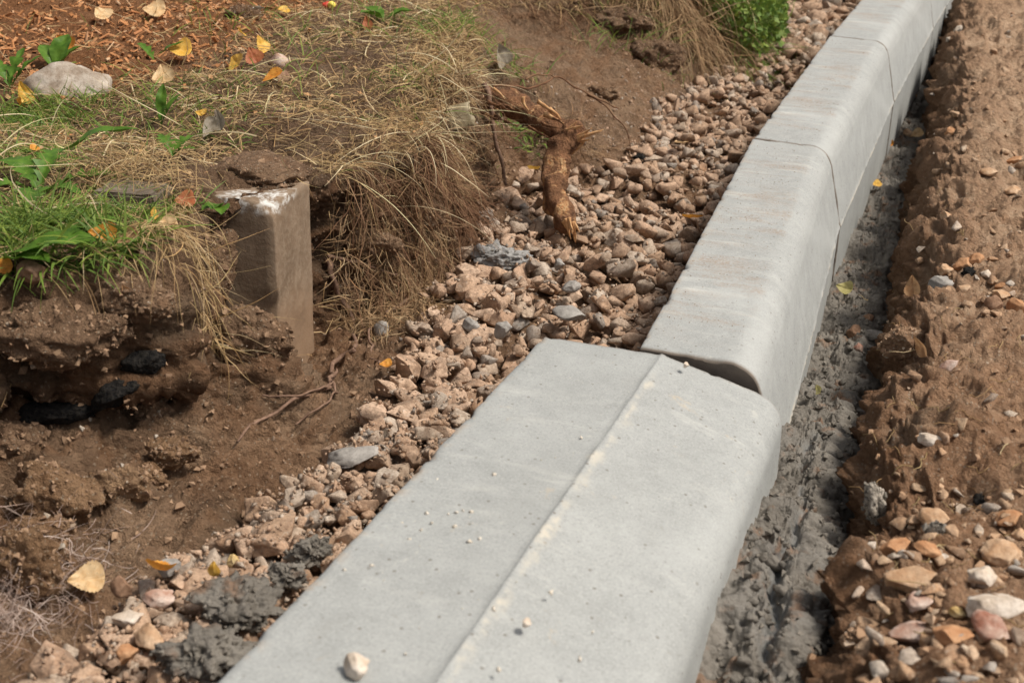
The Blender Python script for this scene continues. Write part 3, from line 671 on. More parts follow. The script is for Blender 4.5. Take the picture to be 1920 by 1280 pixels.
# larger single stones: px, py, width px, height/width, colour, roll, label
ST = [
 (1757, 966, 78, .50, 'tan', -8, 'tan stone with a pale top just above the small orange stone on the ridge'),
 (1682, 1026, 66, .52, 'orange', 28, 'orange slanting stone at the crumbling lip of the right soil ridge'),
 (1737, 1026, 52, .45, 'orange', -6, 'small orange stone touching the slanting orange stone at the ridge lip'),
 (1716, 1082, 118, .44, 'tan', -14, 'largest rounded tan stone on the right soil ridge'),
 (1724, 1121, 58, .55, 'pink', -5, 'rough pinkish stone tucked under the largest rounded tan stone'),
 (1873, 1028, 84, .55, 'tan', -10, 'blocky tan stone near the right edge, left of the photo border'),
 (1846, 1077, 66, .80, 'pale', -30, 'whitish angular stone standing between the tan stones at lower right'),
 (1868, 1128, 104, .40, 'pale', -4, 'broad flat whitish stone resting over the reddish wedge'),
 (1860, 1172, 100, .50, 'red', -38, 'reddish wedge stone with one pale slanting side'),
 (1790, 1190, 84, .40, 'orange', -18, 'long flat orange stone left of the reddish wedge'),
 (1793, 1144, 32, .72, 'yellow', 0, 'small cream yellow stone beside the reddish wedge'),
 (1708, 1180, 84, .36, 'pink', 6, 'flat dusty pink stone below the largest rounded tan stone'),
 (1741, 1196, 40, .75, 'tan', 20, 'small round tan stone touching the long flat orange stone'),
 (1892, 968, 56, .36, 'orange', 2, 'flat orange stone cut by the right border of the photo'),
 (1912, 1000, 36, .9, 'tan', 0, 'tan stone above the blocky one, cut by the right border'),
 (1745, 817, 46, .50, 'pale', -12, 'lone pale stone in the middle of the right soil ridge'),
 (1783, 681, 46, .42, 'pink', 32, 'pinkish slanting stone alone on bare brown soil'),
 (1667, 660, 22, 1.1, 'pale', 60, 'small cream stone edge at the foot of the ridge clod'),
 (1767, 527, 46, .70, 'grey', 0, 'grey stone at the foot of the tan stone heap'),
 (1803, 497, 38, .95, 'orange', 40, 'orange upright stone in the heap beside the black lump'),
 (1773, 503, 30, .9, 'tan', 0, 'round tan stone at the left of the stone heap'),
 (1829, 483, 34, .65, 'orange', 10, 'orange stone on top of the stone heap'),
 (1850, 511, 24, .95, 'pale', -20, 'white angular stone right of the black lump'),
 (1808, 541, 28, .75, 'tan', 10, 'tan stone lying just below the black lump'),
 (1861, 569, 42, .90, 'brown', 0, 'brown half sunk boulder under a flat cream stone'),
 (1877, 551, 38, .48, 'tan', -18, 'flat cream tan stone leaning on the brown boulder'),
 (1907, 572, 40, 1.0, 'orange', 10, 'round orange stone at the right border beside the brown boulder'),
 (1878, 535, 26, .65, 'orange', 0, 'small orange brown stone above the flat cream tan stone'),
 (1603, 620, 46, .58, 'brown', 6, 'brown stone in the trench right of the first upright kerb'),
 (1626, 596, 28, .60, 'brown', 30, 'smaller brown stone touching the trench stone, farther back'),
 (1609, 650, 24, 1.2, 'red', 10, 'reddish stone standing below the trench stones'),
 (1638, 622, 34, .65, 'grey', 0, 'grey brown stone half sunk at the ridge foot'),
 (1858, 322, 42, .38, 'tan', -12, 'flat tan stone on the crest of the rounded ridge bulge'),
 (1776, 405, 30, .65, 'tan', -20, 'tan stone under the dark ridge hollow'),
 (1703, 250, 22, .75, 'tan', 0, 'tan pebble on mortar between two yellow leaves'),
 (1903, 300, 34, .4, 'orange', 4, 'orange flat stone far up the right border'),
 (1785, 246, 34, .6, 'orange', 15, 'rounded orange stone set in the ridge bulge'),
 (1800, 55, 26, .75, 'pale', 0, 'pale rounded stone on the far ridge beside the dark crack'),
 (1900, 355, 38, .5, 'tan', -4, 'tan stone at right border below the flat tan crest stone'),
 # left side
 (285, 1203, 70, .78, 'tan', -55, 'large smooth tan stone leaning in the nearest gravel'),
 (232, 1109, 46, 1.15, 'brown', 15, 'upright brown stone beside the pale yellow leaf'),
 (316, 1070, 50, .82, 'grey', 40, 'grey brown slab standing above the curled orange leaf'),
 (300, 1126, 66, .46, 'pink', 8, 'purple brown flat stone lying in front of the curled orange leaf'),
 (240, 1165, 64, .5, 'pale', 6, 'pale flat stone above the large smooth tan stone'),
 (238, 1232, 50, .85, 'orange', 30, 'ochre stone at the bottom beside the large smooth tan stone'),
 (436, 1056, 26, 1.5, 'yellow', 20, 'yellow and cream egg shaped stone at the toe of the bank'),
 (1300, 515, 3, .6, 'tan', 0, None),
 (660, 857, 104, .32, 'grey', 22, 'long pale grey slab tilted across the gravel toe'),
 (1072, 592, 76, .36, 'grey', -8, 'wide flat grey brown slab in the gravel near the kerb corner'),
 (1062, 640, 4, .6, 'tan', 0, None),
 (884, 616, 34, .95, 'grey', 0, 'square blue grey stone in the gravel below the root hairs'),
 (942, 626, 34, 1.4, 'grey', -25, 'long blue grey stone with pale veins near the flat kerb'),
 (1048, 500, 22, 2.2, 'grey', -12, 'tall pointed grey shard below the broken root'),
 (1070, 541, 40, .6, 'grey', 10, 'grey wedge stone left of the tall shard foot'),
]
big = [rock_np(4, 500 + i, cuts=12 + i % 5, rough=.10, lo=.48) for i in range(8)]
for i, (px_, py_, wd, asp, cc, rl, lab) in enumerate(ST):
    if lab is None: continue
    right = px_ > 1580
    if right: p, nn = hit(px_, py_ + wd * asp * .2)
    else:
        p = at_s(px_, py_, -.108)
        nn = Vector((0, -.1, 1)).normalized()
    r = px_size(p, wd) / 2
    V, F = big[i % 8]; me = mesh_np('loose_stone', V * np.array([1, .8, 1]), F)
    o = obj('loose_stone', me, SC[cc])
    # screen-facing basis so the long side runs as it lies
    zr = Vector((0, 0, 1)).lerp(nn, .35).normalized(); xr_ = Vector((math.cos(CAM_ROT.z), math.sin(CAM_ROT.z), 0)); xr_ = (xr_ - zr * xr_.dot(zr)).normalized(); yr = zr.cross(xr_)
    B = Matrix((xr_, yr, zr)).transposed()
    tilt = Matrix.Rotation(math.radians(-rl * .55), 3, 'Y') @ Matrix.Rotation(math.radians(rl * .45), 3, 'Z')
    rv = r * min(asp * 1.05, 1.3) * .95
    me.vertices.foreach_set('co', (V * np.array([r, r * .75, rv])).astype(np.float32).ravel()); me.update()
    o.matrix_world = Matrix.Translation(p + nn * rv * .35) @ (B @ tilt).to_4x4()
    tag(o, lab, 'stone')

# big rock in the grass
def lump(name, px_, py_, wpx, hpx, dpx, mat, seed, label=None, cat=None, off=.3, sub=5, cuts=6, rough=.14, roll=0, trees=None, parent=None, grit=.03, pos=None, kind=None):
    p, nn = hit(px_, py_, trees) if pos is None else pos
    p = Vector(p); a_, b_, c_ = px_size(p, wpx) / 2, px_size(p, dpx) / 2, px_size(p, hpx) / 2
    V, F = rock_np(sub, seed, cuts, rough, .66)
    V = V * np.array([a_, b_, c_])
    nrm = V / (np.linalg.norm(V, axis=1, keepdims=True) + 1e-9)
    V = V + nrm * (grit * .35 * a_ * billow(V, 60, 3, seed) + grit * .25 * a_ * fbm(V, 220, 2, .6, seed))[:, None]
    me = mesh_np(name, V, F); o = obj(name, me, mat)
    o.matrix_world = Matrix.Translation(p + nn * c_ * off) @ Matrix.Rotation(CAM_ROT.z, 4, 'Z') @ Matrix.Rotation(math.radians(-roll), 4, 'Y')
    tag(o, label, cat, kind=kind)
    if cat in ('clod', 'mortar'):
        nc = int(120 + wpx * hpx / 50); g_ = np.random.default_rng(seed); ii = g_.integers(0, len(V), nc); up_ = V[ii] + g_.normal(0, .001, (nc, 3))
        Vc, Fc = join_np(RB1, g_.integers(0, len(RB1), nc), mats_np(up_, rand_rot(nc), (.0008 + .0040 * g_.random(nc) ** 4)[:, None] * g_.uniform(.6, 1.2, (nc, 3))))
        oc = obj('mortar_crumbs' if cat == 'mortar' else 'earth_crumbs', mesh_np('earth_crumbs', Vc, Fc, False), (mcr if cat == 'mortar' else rcrumb if mat == M['ridge'] else crumb), o); tag(oc, kind='stuff')
    return o
lump('rock', 128, 172, 160, 95, 110, plain_stone('boulder_stone', (.26, .20, .15), (.46, .40, .34)), 61, 'long pale grey boulder half sunk in the grass at upper left', 'rock', .15, 4, 8, .10)
lump('clod', 455, 35, 70, 45, 50, M['soil'], 62, 'brown earth clod in the straw near the top edge', 'clod', .3, 4)
lump('rock', 62, 512, 62, 48, 50, SC['brown'], 63, 'brown stone on the turf edge at the far left', 'rock', .3, 4)
lump('rock', 520, 120, 40, 32, 30, SC['pink'], 64, 'small pinkish stone beside the orange leaf pair', 'rock', .3, 3)
lump('rock', 525, 152, 42, 34, 36, SC['brown'], 65, 'dark brown stone just under the small pinkish stone', 'rock', .3, 3)
lump('rock', 718, 625, 34, 52, 30, SC['grey'], 66, 'grey stone standing among the hanging root hairs', 'rock', .2, 3)
# crumbling clods of the near wall
soil_c = M['soil']
for i, (a_, b_, w1, h1, d1, lb) in enumerate([
    (115, 640, 300, 130, 130, 'broad crumbling earth clod hanging under the turf at far left'),
    (255, 560, 150, 90, 90, 'rounded earth clod right under the green blades'),
    (30, 830, 150, 80, 90, 'earth clod below the black layer at the left border'),
    (110, 940, 200, 150, 120, 'ochre earth block low in the bank at the left'),
    (40, 1080, 130, 150, 90, 'grey brown rooty clod at the lower left border'),
    (470, 650, 170, 150, 80, 'earth clod leaning on the old kerb end'),
    (275, 900, 90, 60, 60, 'small earth clod on the bank slope below the black lumps'),
    (290, 770, 80, 90, 50, 'flat brown earth flake standing beside the black lumps'),
    (215, 915, 130, 90, 90, 'ochre earth clod right of the larger ochre block in the bank'),
    (330, 850, 110, 70, 70, 'ochre brown clod on the bank slope under the black hollow'),
    (90, 1010, 150, 90, 90, 'crumbling ochre clod just above the pale root tangle'),
    (700, 455, 110, 60, 60, 'earth lump showing between the hanging roots right of the old kerb end'),
    (790, 400, 90, 60, 50, 'earth lump high in the hanging roots below the straw'),
    (650, 560, 70, 80, 40, 'earth lump between the two dark roots beside the old kerb end'),
    (760, 590, 90, 50, 40, 'earth lump low in the hanging roots at the gravel edge'),
    (1225, 110, 120, 80, 80, 'dark earth clod added for the shade under the far hanging turf'),  # this clod and the next are added to stand for shade below the overhang
    (1170, 40, 110, 60, 80, 'dark earth clod added for the shade at the top of the bare slope'),
    (1130, 175, 60, 40, 40, 'small earth clod halfway up the bare slope'),
    (1445, 45, 75, 50, 50, 'dark earth clod on the far gravel beside the green weeds'),
    (1500, 48, 70, 60, 50, 'brown earth clod on the far gravel near the kerb'),
    (1700, 640, 110, 75, 70, 'dark earth clod at the foot of the right ridge'),
    (1620, 1200, 90, 70, 60, 'pale topped clod at the lower right gully')]):
    lump('clod', a_, b_, w1, h1, d1, M['ridge'] if a_ > 1580 else M['ochre'] if i in (3, 4, 6) or b_ in (915, 850, 1010) else soil_c, 80 + i, lb, 'clod', .45 if i in (0, 2, 3, 4) or b_ in (915, 850, 1010) else .12, 5, 7, .24, grit=.09)
for i, (a_, b_, w1, h1, rl, lb) in enumerate([
    (268, 682, 90, 50, 10, 'black asphalt lump in a hollow beside the hanging grass'),
    (215, 735, 110, 52, 24, 'black asphalt lump with pale frayed edge in the bank'),
    (95, 775, 190, 44, 6, 'long black asphalt layer in the bank at the left'),
    (1200, 300, 46, 34, 0, 'black lump at the toe of the bare slope'),
    (1588, 40, 34, 34, 10, 'black lump beside the far kerb top'),
    (1568, 8, 60, 30, 0, 'black clod at the top border left of the kerb'),
    (1817, 512, 32, 26, 10, 'black lump in the tan stone heap'),
    (1838, 935, 30, 22, 0, 'black lump above the largest stones on the ridge'),
    (1490, 4, 44, 26, 0, 'dark lump on far gravel at the top border')]):
    lump('asphalt_lump', a_, b_, w1, h1, 40 if w1 < 100 else 70, M['asphalt'], 120 + i, lb, 'asphalt lump', .05, 4, 7, .22, rl, grit=.07)
# dark mortar spilled at the left of the flat stone
for i, (a_, b_, w1, h1, d1, lb) in enumerate([
    (450, 1140, 180, 84, 150, 'larger dark wet mortar heap against the flat kerb stone'),
    (385, 1232, 200, 84, 150, 'lower dark wet mortar heap at the bottom border'),
    (585, 1040, 100, 56, 60, 'small dark mortar lump beside the flat kerb edge'),
    (540, 1085, 80, 50, 60, 'dark mortar smear lump between the heap and the small lump'),
    (935, 490, 120, 60, 60, 'grey crumbly mortar spill over the gravel below the root hairs')]):
    pp = at_s(a_, b_, -.098 if i < 4 else -.12); pos = (pp, Vector((0, 0, 1)))
    lump('mortar_heap', a_, b_, w1, h1, d1, M['mortar'] if i < 4 else simple('dry_mortar', (.20, .19, .18), (.33, .32, .31), 200, .9, .9), 140 + i, lb, 'mortar', .2, 5, 4, .42, pos=pos, grit=.22)
dm = bpy.data.materials['dry_mortar']
lump('mortar_lump', 1640, 945, 42, 100, 36, simple('pale_mortar', (.30, .26, .215), (.46, .41, .35), 200, .9, .9), 151, 'pale knobbly mortar lump hanging on the ridge lip', 'mortar', .1, 5, 4, .30, 12, grit=.24)
lump('mortar_lump', 1752, 995, 34, 30, 20, bpy.data.materials['pale_mortar'], 152, 'pale mortar scrap behind the small orange stone', 'mortar', .1, 4, 4, .3, 12, grit=.12)
lump('mortar_lump', 1560, 1210, 60, 44, 40, M['mortar'], 153, 'dark mortar knob in the gully at lower right', 'mortar', .1, 4, 4, .3, 12, grit=.12)

# ------------------------------------------------------------------ old kerb end in the bank
foot = at(540, 695, -.14); foot.x -= .012
ob = bmesh.new()
bmesh.ops.create_cube(ob, size=1)
bmesh.ops.scale(ob, verts=ob.verts, vec=(.42, .13, .31)); bmesh.ops.translate(ob, verts=ob.verts, vec=(-.21, .065, .09))
bmesh.ops.subdivide_edges(ob, edges=ob.edges, cuts=1); bmesh.ops.bevel(ob, geom=[e_ for e_ in ob.edges if len(e_.link_faces) == 2 and e_.calc_face_angle(0) > .5], offset=.0012, segments=1, affect='EDGES')
bmesh.ops.triangulate(ob, faces=ob.faces); bmesh.ops.subdivide_edges(ob, edges=ob.edges, cuts=13, use_grid_fill=True)
me = bpy.data.meshes.new('old_kerb'); ob.to_mesh(me); ob.free()
v = np.empty(len(me.vertices) * 3, np.float32); me.vertices.foreach_get('co', v); v = v.reshape(-1, 3).astype(float)
v += (.0012 * fbm(v, 30, 3, .5, 61))[:, None] * np.array([1, -1, 1]); md_ = np.maximum(0, fbm(v, 22, 4, .55, 71) + .25) * sstep(.13 - v[:, 2], 0, .03); v[:, 0] += np.where(v[:, 0] > -.002, .006 * md_, 0); v[:, 1] -= np.where(v[:, 1] < .003, .004 * md_, 0)
cr = np.maximum(0, 1 - np.linalg.norm(v - np.array([0, 0, .245]), axis=1) / .045)
v -= (cr * (.006 + .006 * fbm(v, 60, 2, .5, 3)))[:, None] * np.array([1, -1, 1]) ; me.vertices.foreach_set('co', v.astype(np.float32).ravel()); me.polygons.foreach_set('use_smooth', [True] * len(me.polygons)); me.update()
k = N('old_concrete'); c = k.coord('Object'); x, y, z = k.sep(c)
n1 = k.noise(c, 12, 4, .6); n2 = k.noise(c, 90, 5, .7)
a = k.mix(k.rng(n1, .35, .65), (.155, .105, .068), (.25, .18, .125)); a = k.mix(k.rng(n2, .45, .7, 0, .5), a, (.30, .235, .17))
a = k.mix(k.rng(k.math('ADD', z, k.math('MULTIPLY', n1, .05)), .13, .09, 0, .7), a, (.24, .15, .09))
wh = k.math('MULTIPLY', k.rng(k.math('ADD', z, k.math('MULTIPLY', k.noise(c, 35, 3, .6), .045)), .246, .256), k.rng(k.noise(c, 28, 3, .6), .46, .54))
wh = k.math('MULTIPLY', wh, k.math('MULTIPLY', k.rng(x, -.09, -.07), k.rng(y, .085, .06)))
a = k.mix(k.math('MULTIPLY', wh, k.rng(n2, .40, .56, .0, .85)), a, (.62, .61, .585))
M['old'] = k.fin(a, .9, k.bump(k.math('ADD', n2, n1), .5, .003), .2)
old = obj('old_kerb_end', me, M['old']); OLD_YAW = 4
old.matrix_world = Matrix.Translation(foot) @ Matrix.Rotation(math.radians(OLD_YAW), 4, 'Z') @ Matrix.Rotation(math.radians(-2), 4, 'X')
tag(old, 'old brown concrete kerb end with white paint flecks standing out of the bank', 'kerb stone')
lump('clod', 512, 338, 200, 62, 190, M['soil'], 181, 'heap of loose brown earth lying on top of the old kerb end', 'clod', .1, 5, 5, .16, grit=.06, pos=(old.matrix_world @ Vector((-.075, .135, .250)), Vector((0, 0, 1))))
lump('clod', 425, 520, 120, 250, 110, M['soil'], 182, 'rooty earth clod hanging at the left side of the old kerb end', 'clod', .1, 5, 6, .26, roll=-14, grit=.08, pos=(old.matrix_world @ Vector((-.100, -.032, .12)), Vector((0, 0, 1))))
lump('clod', 560, 690, 110, 90, 90, M['soil'], 183, 'crusty earth packed round the foot of the old kerb end', 'clod', .1, 5, 6, .26, grit=.08, pos=(old.matrix_world @ Vector((-.02, .03, -.06)), Vector((0, 0, 1))))
lump('lime_crust', 520, 695, 80, 46, 40, M['lime'], 171, 'white lime crust at the foot of the old kerb end', 'lime', .1, 5, 4, .35, grit=.2, pos=(old.matrix_world @ Vector((-.03, -.055, .01)), Vector((0, 0, 1))))
def block(name, px_, py_, w_, d_, h_, yaw, label, up=.0):
    p, nn = hit(px_, py_); bm = bmesh.new(); bmesh.ops.create_cube(bm, size=1); bmesh.ops.scale(bm, verts=bm.verts, vec=(w_, d_, h_)); bmesh.ops.bevel(bm, geom=bm.edges[:], offset=.004, segments=2, affect='EDGES')
    bmesh.ops.subdivide_edges(bm, edges=bm.edges, cuts=5, use_grid_fill=True)
    for v_ in bm.verts: v_.co += Vector([rnd.uniform(-1, 1) * .0008 for _ in range(3)])
    m_ = bpy.data.meshes.new(name); bm.to_mesh(m_); bm.free(); o = obj(name, m_, M['old2'])
    o.matrix_world = Matrix.Translation(p + Vector((0, 0, up))) @ Matrix.Rotation(math.radians(yaw), 4, 'Z'); tag(o, label, 'kerb stone'); return o
M['old2'] = simple('weathered_concrete', (.10, .075, .055), (.19, .155, .12), 60, .92, .6)
block('old_kerb_piece', 250, 385, .085, .07, .07, 10, 'old grey brown kerb piece buried under the grass', -.010)

# ------------------------------------------------------------------ broken root
def tube_np(path, rad, seg=10, noise_=0., nf=60, seed=0, cap=True, oval=1.):
    p = np.array([list(a) for a in path], float); n_ = len(p)
    t = np.gradient(p, axis=0); t /= np.linalg.norm(t, axis=1, keepdims=True) + 1e-12
    u = np.zeros_like(p); a_ = np.array([0, 0, 1.]) if abs(t[0][2]) < .9 else np.array([1., 0, 0])
    for i in range(n_):
        a_ = a_ - t[i] * a_.dot(t[i]); a_ /= np.linalg.norm(a_) + 1e-12; u[i] = a_
    b_ = np.cross(t, u); an = np.arange(seg) / seg * 2 * math.pi
    R = np.array(rad)[:, None] * np.ones((1, seg))
    V = p[:, None] + u[:, None] * (np.cos(an)[None, :, None] * R[..., None]) + b_[:, None] * (np.sin(an)[None, :, None] * R[..., None] * oval)
    if noise_:
        d_ = V - p[:, None]; q_ = V.reshape(-1, 3); k_ = 1 + noise_ * fbm(q_, nf, 4, .55, seed).reshape(n_, seg); V = p[:, None] + d_ * k_[..., None]
    V = V.reshape(-1, 3); F = grid_faces(n_, seg, True)
    F = np.concatenate([F[:, [0, 1, 2]], F[:, [0, 2, 3]]])
    if cap:
        V = np.concatenate([V, p[:1], p[-1:]]); a0_ = len(V) - 2
        j = np.arange(seg); F = np.concatenate([F, np.stack([np.full(seg, a0_), (j + 1) % seg, j], 1), np.stack([np.full(seg, a0_ + 1), (n_ - 1) * seg + j, (n_ - 1) * seg + (j + 1) % seg], 1)])
    return V, F
def spline(pts, n_=30):
    p = np.array([list(a) for a in pts], float); m_ = len(p); t = np.linspace(0, m_ - 1, n_); out = []
    for s_ in t:
        i = min(int(s_), m_ - 2); f = s_ - i; a_, b_, c_, d_ = p[max(i - 1, 0)], p[i], p[i + 1], p[min(i + 2, m_ - 1)]
        out.append(.5 * ((2 * b_) + (-a_ + c_) * f + (2 * a_ - 5 * b_ + 4 * c_ - d_) * f * f + (-a_ + 3 * b_ - 3 * c_ + d_) * f ** 3))
    return np.array(out)
k = N('root_bark'); c = k.n('ShaderNodeNewGeometry').outputs['Position']
n1 = k.noise(c, 45, 5, .65); n2 = k.noise(c, 220, 4, .7); n3 = k.noise(c, 22, 4, .6, .6)
a = k.mix(k.rng(n1, .35, .65), (.11, .052, .028), (.32, .155, .078)); a = k.mix(k.rng(n2, .45, .7, 0, .6), a, (.36, .19, .10))
a = k.mix(k.rng(n3, .56, .62), a, k.mix(k.rng(n2, .4, .6), (.50, .22, .09), (.66, .42, .22)))
M['bark'] = k.fin(a, .85, k.bump(k.math('ADD', k.math('MULTIPLY', n1, 1.3), n2), 1, .010), .2)
M['wood'] = simple('split_wood', (.42, .20, .08), (.68, .43, .22), 90, .7, .4, .25)
YT = .86
def RP(x, y, dy=0): return at_y(x, y, YT + dy)
rootp = spline([RP(820, 185, .10), RP(870, 196, .05), RP(930, 186, .0), RP(985, 208, -.02), RP(1030, 232, -.04), RP(1062, 258, -.05), RP(1072, 282, -.055)], 60)
rr = px_size(rootp[30], 1)
br = empty('broken_root', rootp[0]); tag(br, 'broken tree root jutting from the bank, snapped and bent down with splintered ends', 'root')
def part(name, VF, mat, parent, label=None):
    V, F = VF; V = np.asarray(V) - np.array(parent.location); o = obj(name, mesh_np(name, V, F), mat, parent)
    if label: o['label'] = label
    return o
part('upper_root', tube_np(rootp, np.interp(np.linspace(0, 1, 60), [0, .3, .7, .92, 1], [28 * rr, 24 * rr, 23 * rr, 24 * rr, 14 * rr]), 32, .28, 38, 5), M['bark'], br)
lowp = spline([RP(1092, 236, -.05), RP(1062, 262, -.055), RP(1044, 310, -.085), RP(1040, 360, -.12), RP(1055, 405, -.15), RP(1066, 428, -.17)], 60)
part('lower_root', tube_np(lowp, np.interp(np.linspace(0, 1, 60), [0, .12, .3, .7, .95, 1], [10 * rr, 22 * rr, 24 * rr, 25 * rr, 17 * rr, 10 * rr]), 32, .26, 38, 6), M['bark'], br)
def sliver(x0, y0, x1, y1, w0_, dy=0, mat='wood', nm='splinter'):
    a_, b_ = RP(x0, y0, -.06 + dy), RP(x1, y1, -.07 + dy + rnd.uniform(-.01, .01)); m_ = (a_ + b_) / 2 + Vector([rnd.uniform(-.003, .003) for _ in range(3)])
    pth = spline([a_, m_, b_], 10); part(nm, tube_np(pth, np.linspace(w0_ * rr, .6 * rr, 10) , 6, .3, 200, rnd.random() * 9, oval=.5), M[mat], br)
for a_ in [(1060, 262, 1132, 243, 7), (1062, 268, 1128, 246, 6), (1068, 272, 1106, 262, 7), (1066, 258, 1110, 240, 6), (1058, 250, 1092, 236, 6), (1050, 252, 1078, 238, 5), (1070, 285, 1100, 262, 6), (1060, 246, 1082, 228, 4), (1074, 268, 1098, 252, 7)]: sliver(*a_)
for i in range(9): sliver(1056 + i * 2.4, 412 + rnd.uniform(-4, 6), 1066 + i * 2.2 + rnd.uniform(-4, 4), 440 + rnd.uniform(-6, 16), 5, -.12)
for i in range(16):
    x_, y_ = rnd.uniform(880, 1050), 0; y_ = 190 + (x_ - 880) * .28 + rnd.uniform(-12, 22); sliver(x_, y_, x_ + rnd.uniform(14, 34), y_ + rnd.uniform(4, 16), rnd.uniform(2.5, 5), -.03, 'bark', 'bark_flake')
for a_ in [(1030, 205, 1052, 226, 6), (980, 182, 992, 208, 5), (1008, 190, 1046, 214, 5), (1020, 214, 1058, 232, 6), (925, 166, 946, 186, 4)]: sliver(*a_[:4], a_[4], -.02)
def tw(name, pts, r0_, r1_, mat, label, cat, seg=7, parent=None, n_=40, wob=.0):
    pth = spline(pts, n_); pth += wob * np.stack([fbm(pth, 30, 2, .5, 1 + rnd.random() * 50), fbm(pth, 30, 2, .5, 60), fbm(pth, 30, 2, .5, 90 + rnd.random())], 1)
    V, F = tube_np(pth, np.linspace(r0_, r1_, n_) , seg, .2, 120, rnd.random() * 9); o = obj(name, mesh_np(name, V, F), mat, parent)
    if label: tag(o, label, cat)
    return o
tw('twig', [RP(908, 158, -.06), RP(918, 190, -.07), RP(926, 240, -.07), RP(934, 290, -.065), RP(950, 345, -.05)], 5.5 * rr, 3 * rr, M['root'], 'thin dark twig hanging down in front of the broken root', 'twig', wob=.003)
tw('twig', [RP(925, 160, .0), RP(985, 163, .05), RP(1020, 155, .1), RP(1050, 146, .15), RP(1090, 170, .15), RP(1130, 190, .15), RP(1160, 205, .2)], 2.5 * rr, 1.2 * rr, M['hair_root'], 'long thin twig arching over the bare slope', 'twig', wob=.004)
tw('twig', [RP(1100, 178, .15), RP(1140, 205, .15), RP(1170, 240, .15), RP(1182, 285, .15)], 2 * rr, .8 * rr, M['hair_root'], 'thin twig drooping down the bare slope toward the gravel', 'twig', wob=.004)
tw('twig', [RP(985, 150, .05), RP(1020, 142, .08), RP(1048, 146, .12)], 2.2 * rr, .8 * rr, M['hair_root'], 'short dark twig lying over the broken root base', 'twig', wob=.004)

def surf_path(pts, lift=.006, trees=(BL,)):
    out = []
    for a_ in pts:
        p, nn = hit(a_[0], a_[1], trees); out.append(p + nn * lift)
    return out
for pts, r0_, r1_, lb in [
    ([(608, 470), (650, 485), (690, 492), (720, 505), (745, 520)], .0035, .002, 'dark root running right from the old kerb end'),
    ([(608, 485), (625, 530), (650, 570), (662, 620), (668, 665)], .005, .003, 'purple brown root hanging beside the old kerb end'),
    ([(668, 665), (640, 690), (620, 730), (570, 760), (500, 790), (440, 825)], .0042, .0015, 'pale root running down left across the bank foot'),
    ([(640, 700), (600, 720), (560, 735), (500, 745)], .0022, .001, 'thin upper root branch at the foot of the old kerb end'),
    ([(630, 722), (635, 745), (600, 765), (560, 790)], .002, .001, 'thin root fork under the pale root'),
    ([(760, 560), (720, 600), (690, 640), (700, 690)], .003, .0015, 'brown root bending through the root hairs')]:
    tw('thin_root', surf_path(pts, .009), r0_, r1_, M['root'], lb, 'root', wob=.006)

# ------------------------------------------------------------------ straw, grass, hair roots
def strands(n_, start, direc, steps, seglen, grav, curl, width, lift=.002, hug=.35, camfac=None):
    Pp = start.copy(); d = direc / np.linalg.norm(direc, axis=1, keepdims=True); out = [Pp.copy()]
    bend = RG.random((n_, 1)) ** 1.5 * 2.0; cur = RG.normal(0, 1, (n_, 3)) * curl * bend; L_ = seglen[:, None]
    for s_ in range(steps):
        d = d + cur + RG.normal(0, curl * .4, (n_, 3)) * bend; d[:, 2] -= grav; d /= np.linalg.norm(d, axis=1, keepdims=True)
        Pp = Pp + d * L_; h = H(Pp[:, 0], Pp[:, 1]) + lift
        low = Pp[:, 2] < h; steep = h - Pp[:, 2] > .03
        Pp[:, 2] = np.where(low & ~steep, h, Pp[:, 2]); d[:, 2] = np.where(low, np.abs(d[:, 2]) * hug, d[:, 2]); out.append(Pp.copy())
    Q = np.stack(out, 1); T_ = np.gradient(Q, axis=1); T_ /= np.linalg.norm(T_, axis=2, keepdims=True) + 1e-12
    ref = RG.normal(0, .6, (n_, 1, 3)) + np.array([0, -.3, 1.]); S_ = np.cross(T_, ref); S_ /= np.linalg.norm(S_, axis=2, keepdims=True) + 1e-12
    wv = width[:, None, None] * np.interp(np.linspace(0, 1, steps + 1), [0, .5, 1], [1, .85, .15])[None, :, None] * .5
    V = np.stack([Q - S_ * wv, Q + S_ * wv], 2).reshape(n_, -1, 3); m_ = (steps + 1) * 2
    b_ = np.arange(steps) * 2; f = np.stack([b_, b_ + 1, b_ + 3, b_ + 2], 1)
    return V.reshape(-1, 3), (f[None] + (np.arange(n_) * m_)[:, None, None]).reshape(-1, 4)
def merge(L_):
    V, F, o_ = [], [], 0
    for a_, b_ in L_: V.append(a_); F.append(b_ + o_); o_ += len(a_)
    return np.concatenate(V), np.concatenate(F)
def turf_pts(n_, dens):
    out = []
    while len(out) < n_:
        m_ = n_ * 3; y = -.75 + 4.9 * RG.random(m_) ** 1.4; x = lipX(y) + np.where(y < .1, -.02, .015) - (RG.random(m_) ** 1.3) * (.5 + .55 * (y + 1))
        q_ = np.stack([x, y, np.zeros(m_)], 1); k_ = RG.random(m_) < dens(x, y, fbm(q_, 5, 2, .5, 40)); out += list(q_[k_])
    q_ = np.array(out[:n_]); q_[:, 2] = H(q_[:, 0], q_[:, 1]); return q_
bark_zone = lambda x, y: sstep(-x + .06 * np.sin(y * 9), .98, 1.16) * sstep(y, .38, .65)
mound = lambda x, y: np.exp(-(((x + .62) / .12) ** 4 + ((y - .13) / .14) ** 4))      # bare soil heap over the old kerb
near_edge = lambda x, y: sstep(-y, .1, .3) * sstep(x - lipX(y), -.07, -.02)
def dens_straw(x, y, n_): return np.clip(.65 + .5 * n_, .15, 1) * (1 - .85 * bark_zone(x, y)) * (1 - .93 * mound(x, y)) * (1 - .75 * near_edge(x, y))
nS = 25000
st = turf_pts(nS, dens_straw); st[:, 2] += RG.random(nS) * .016
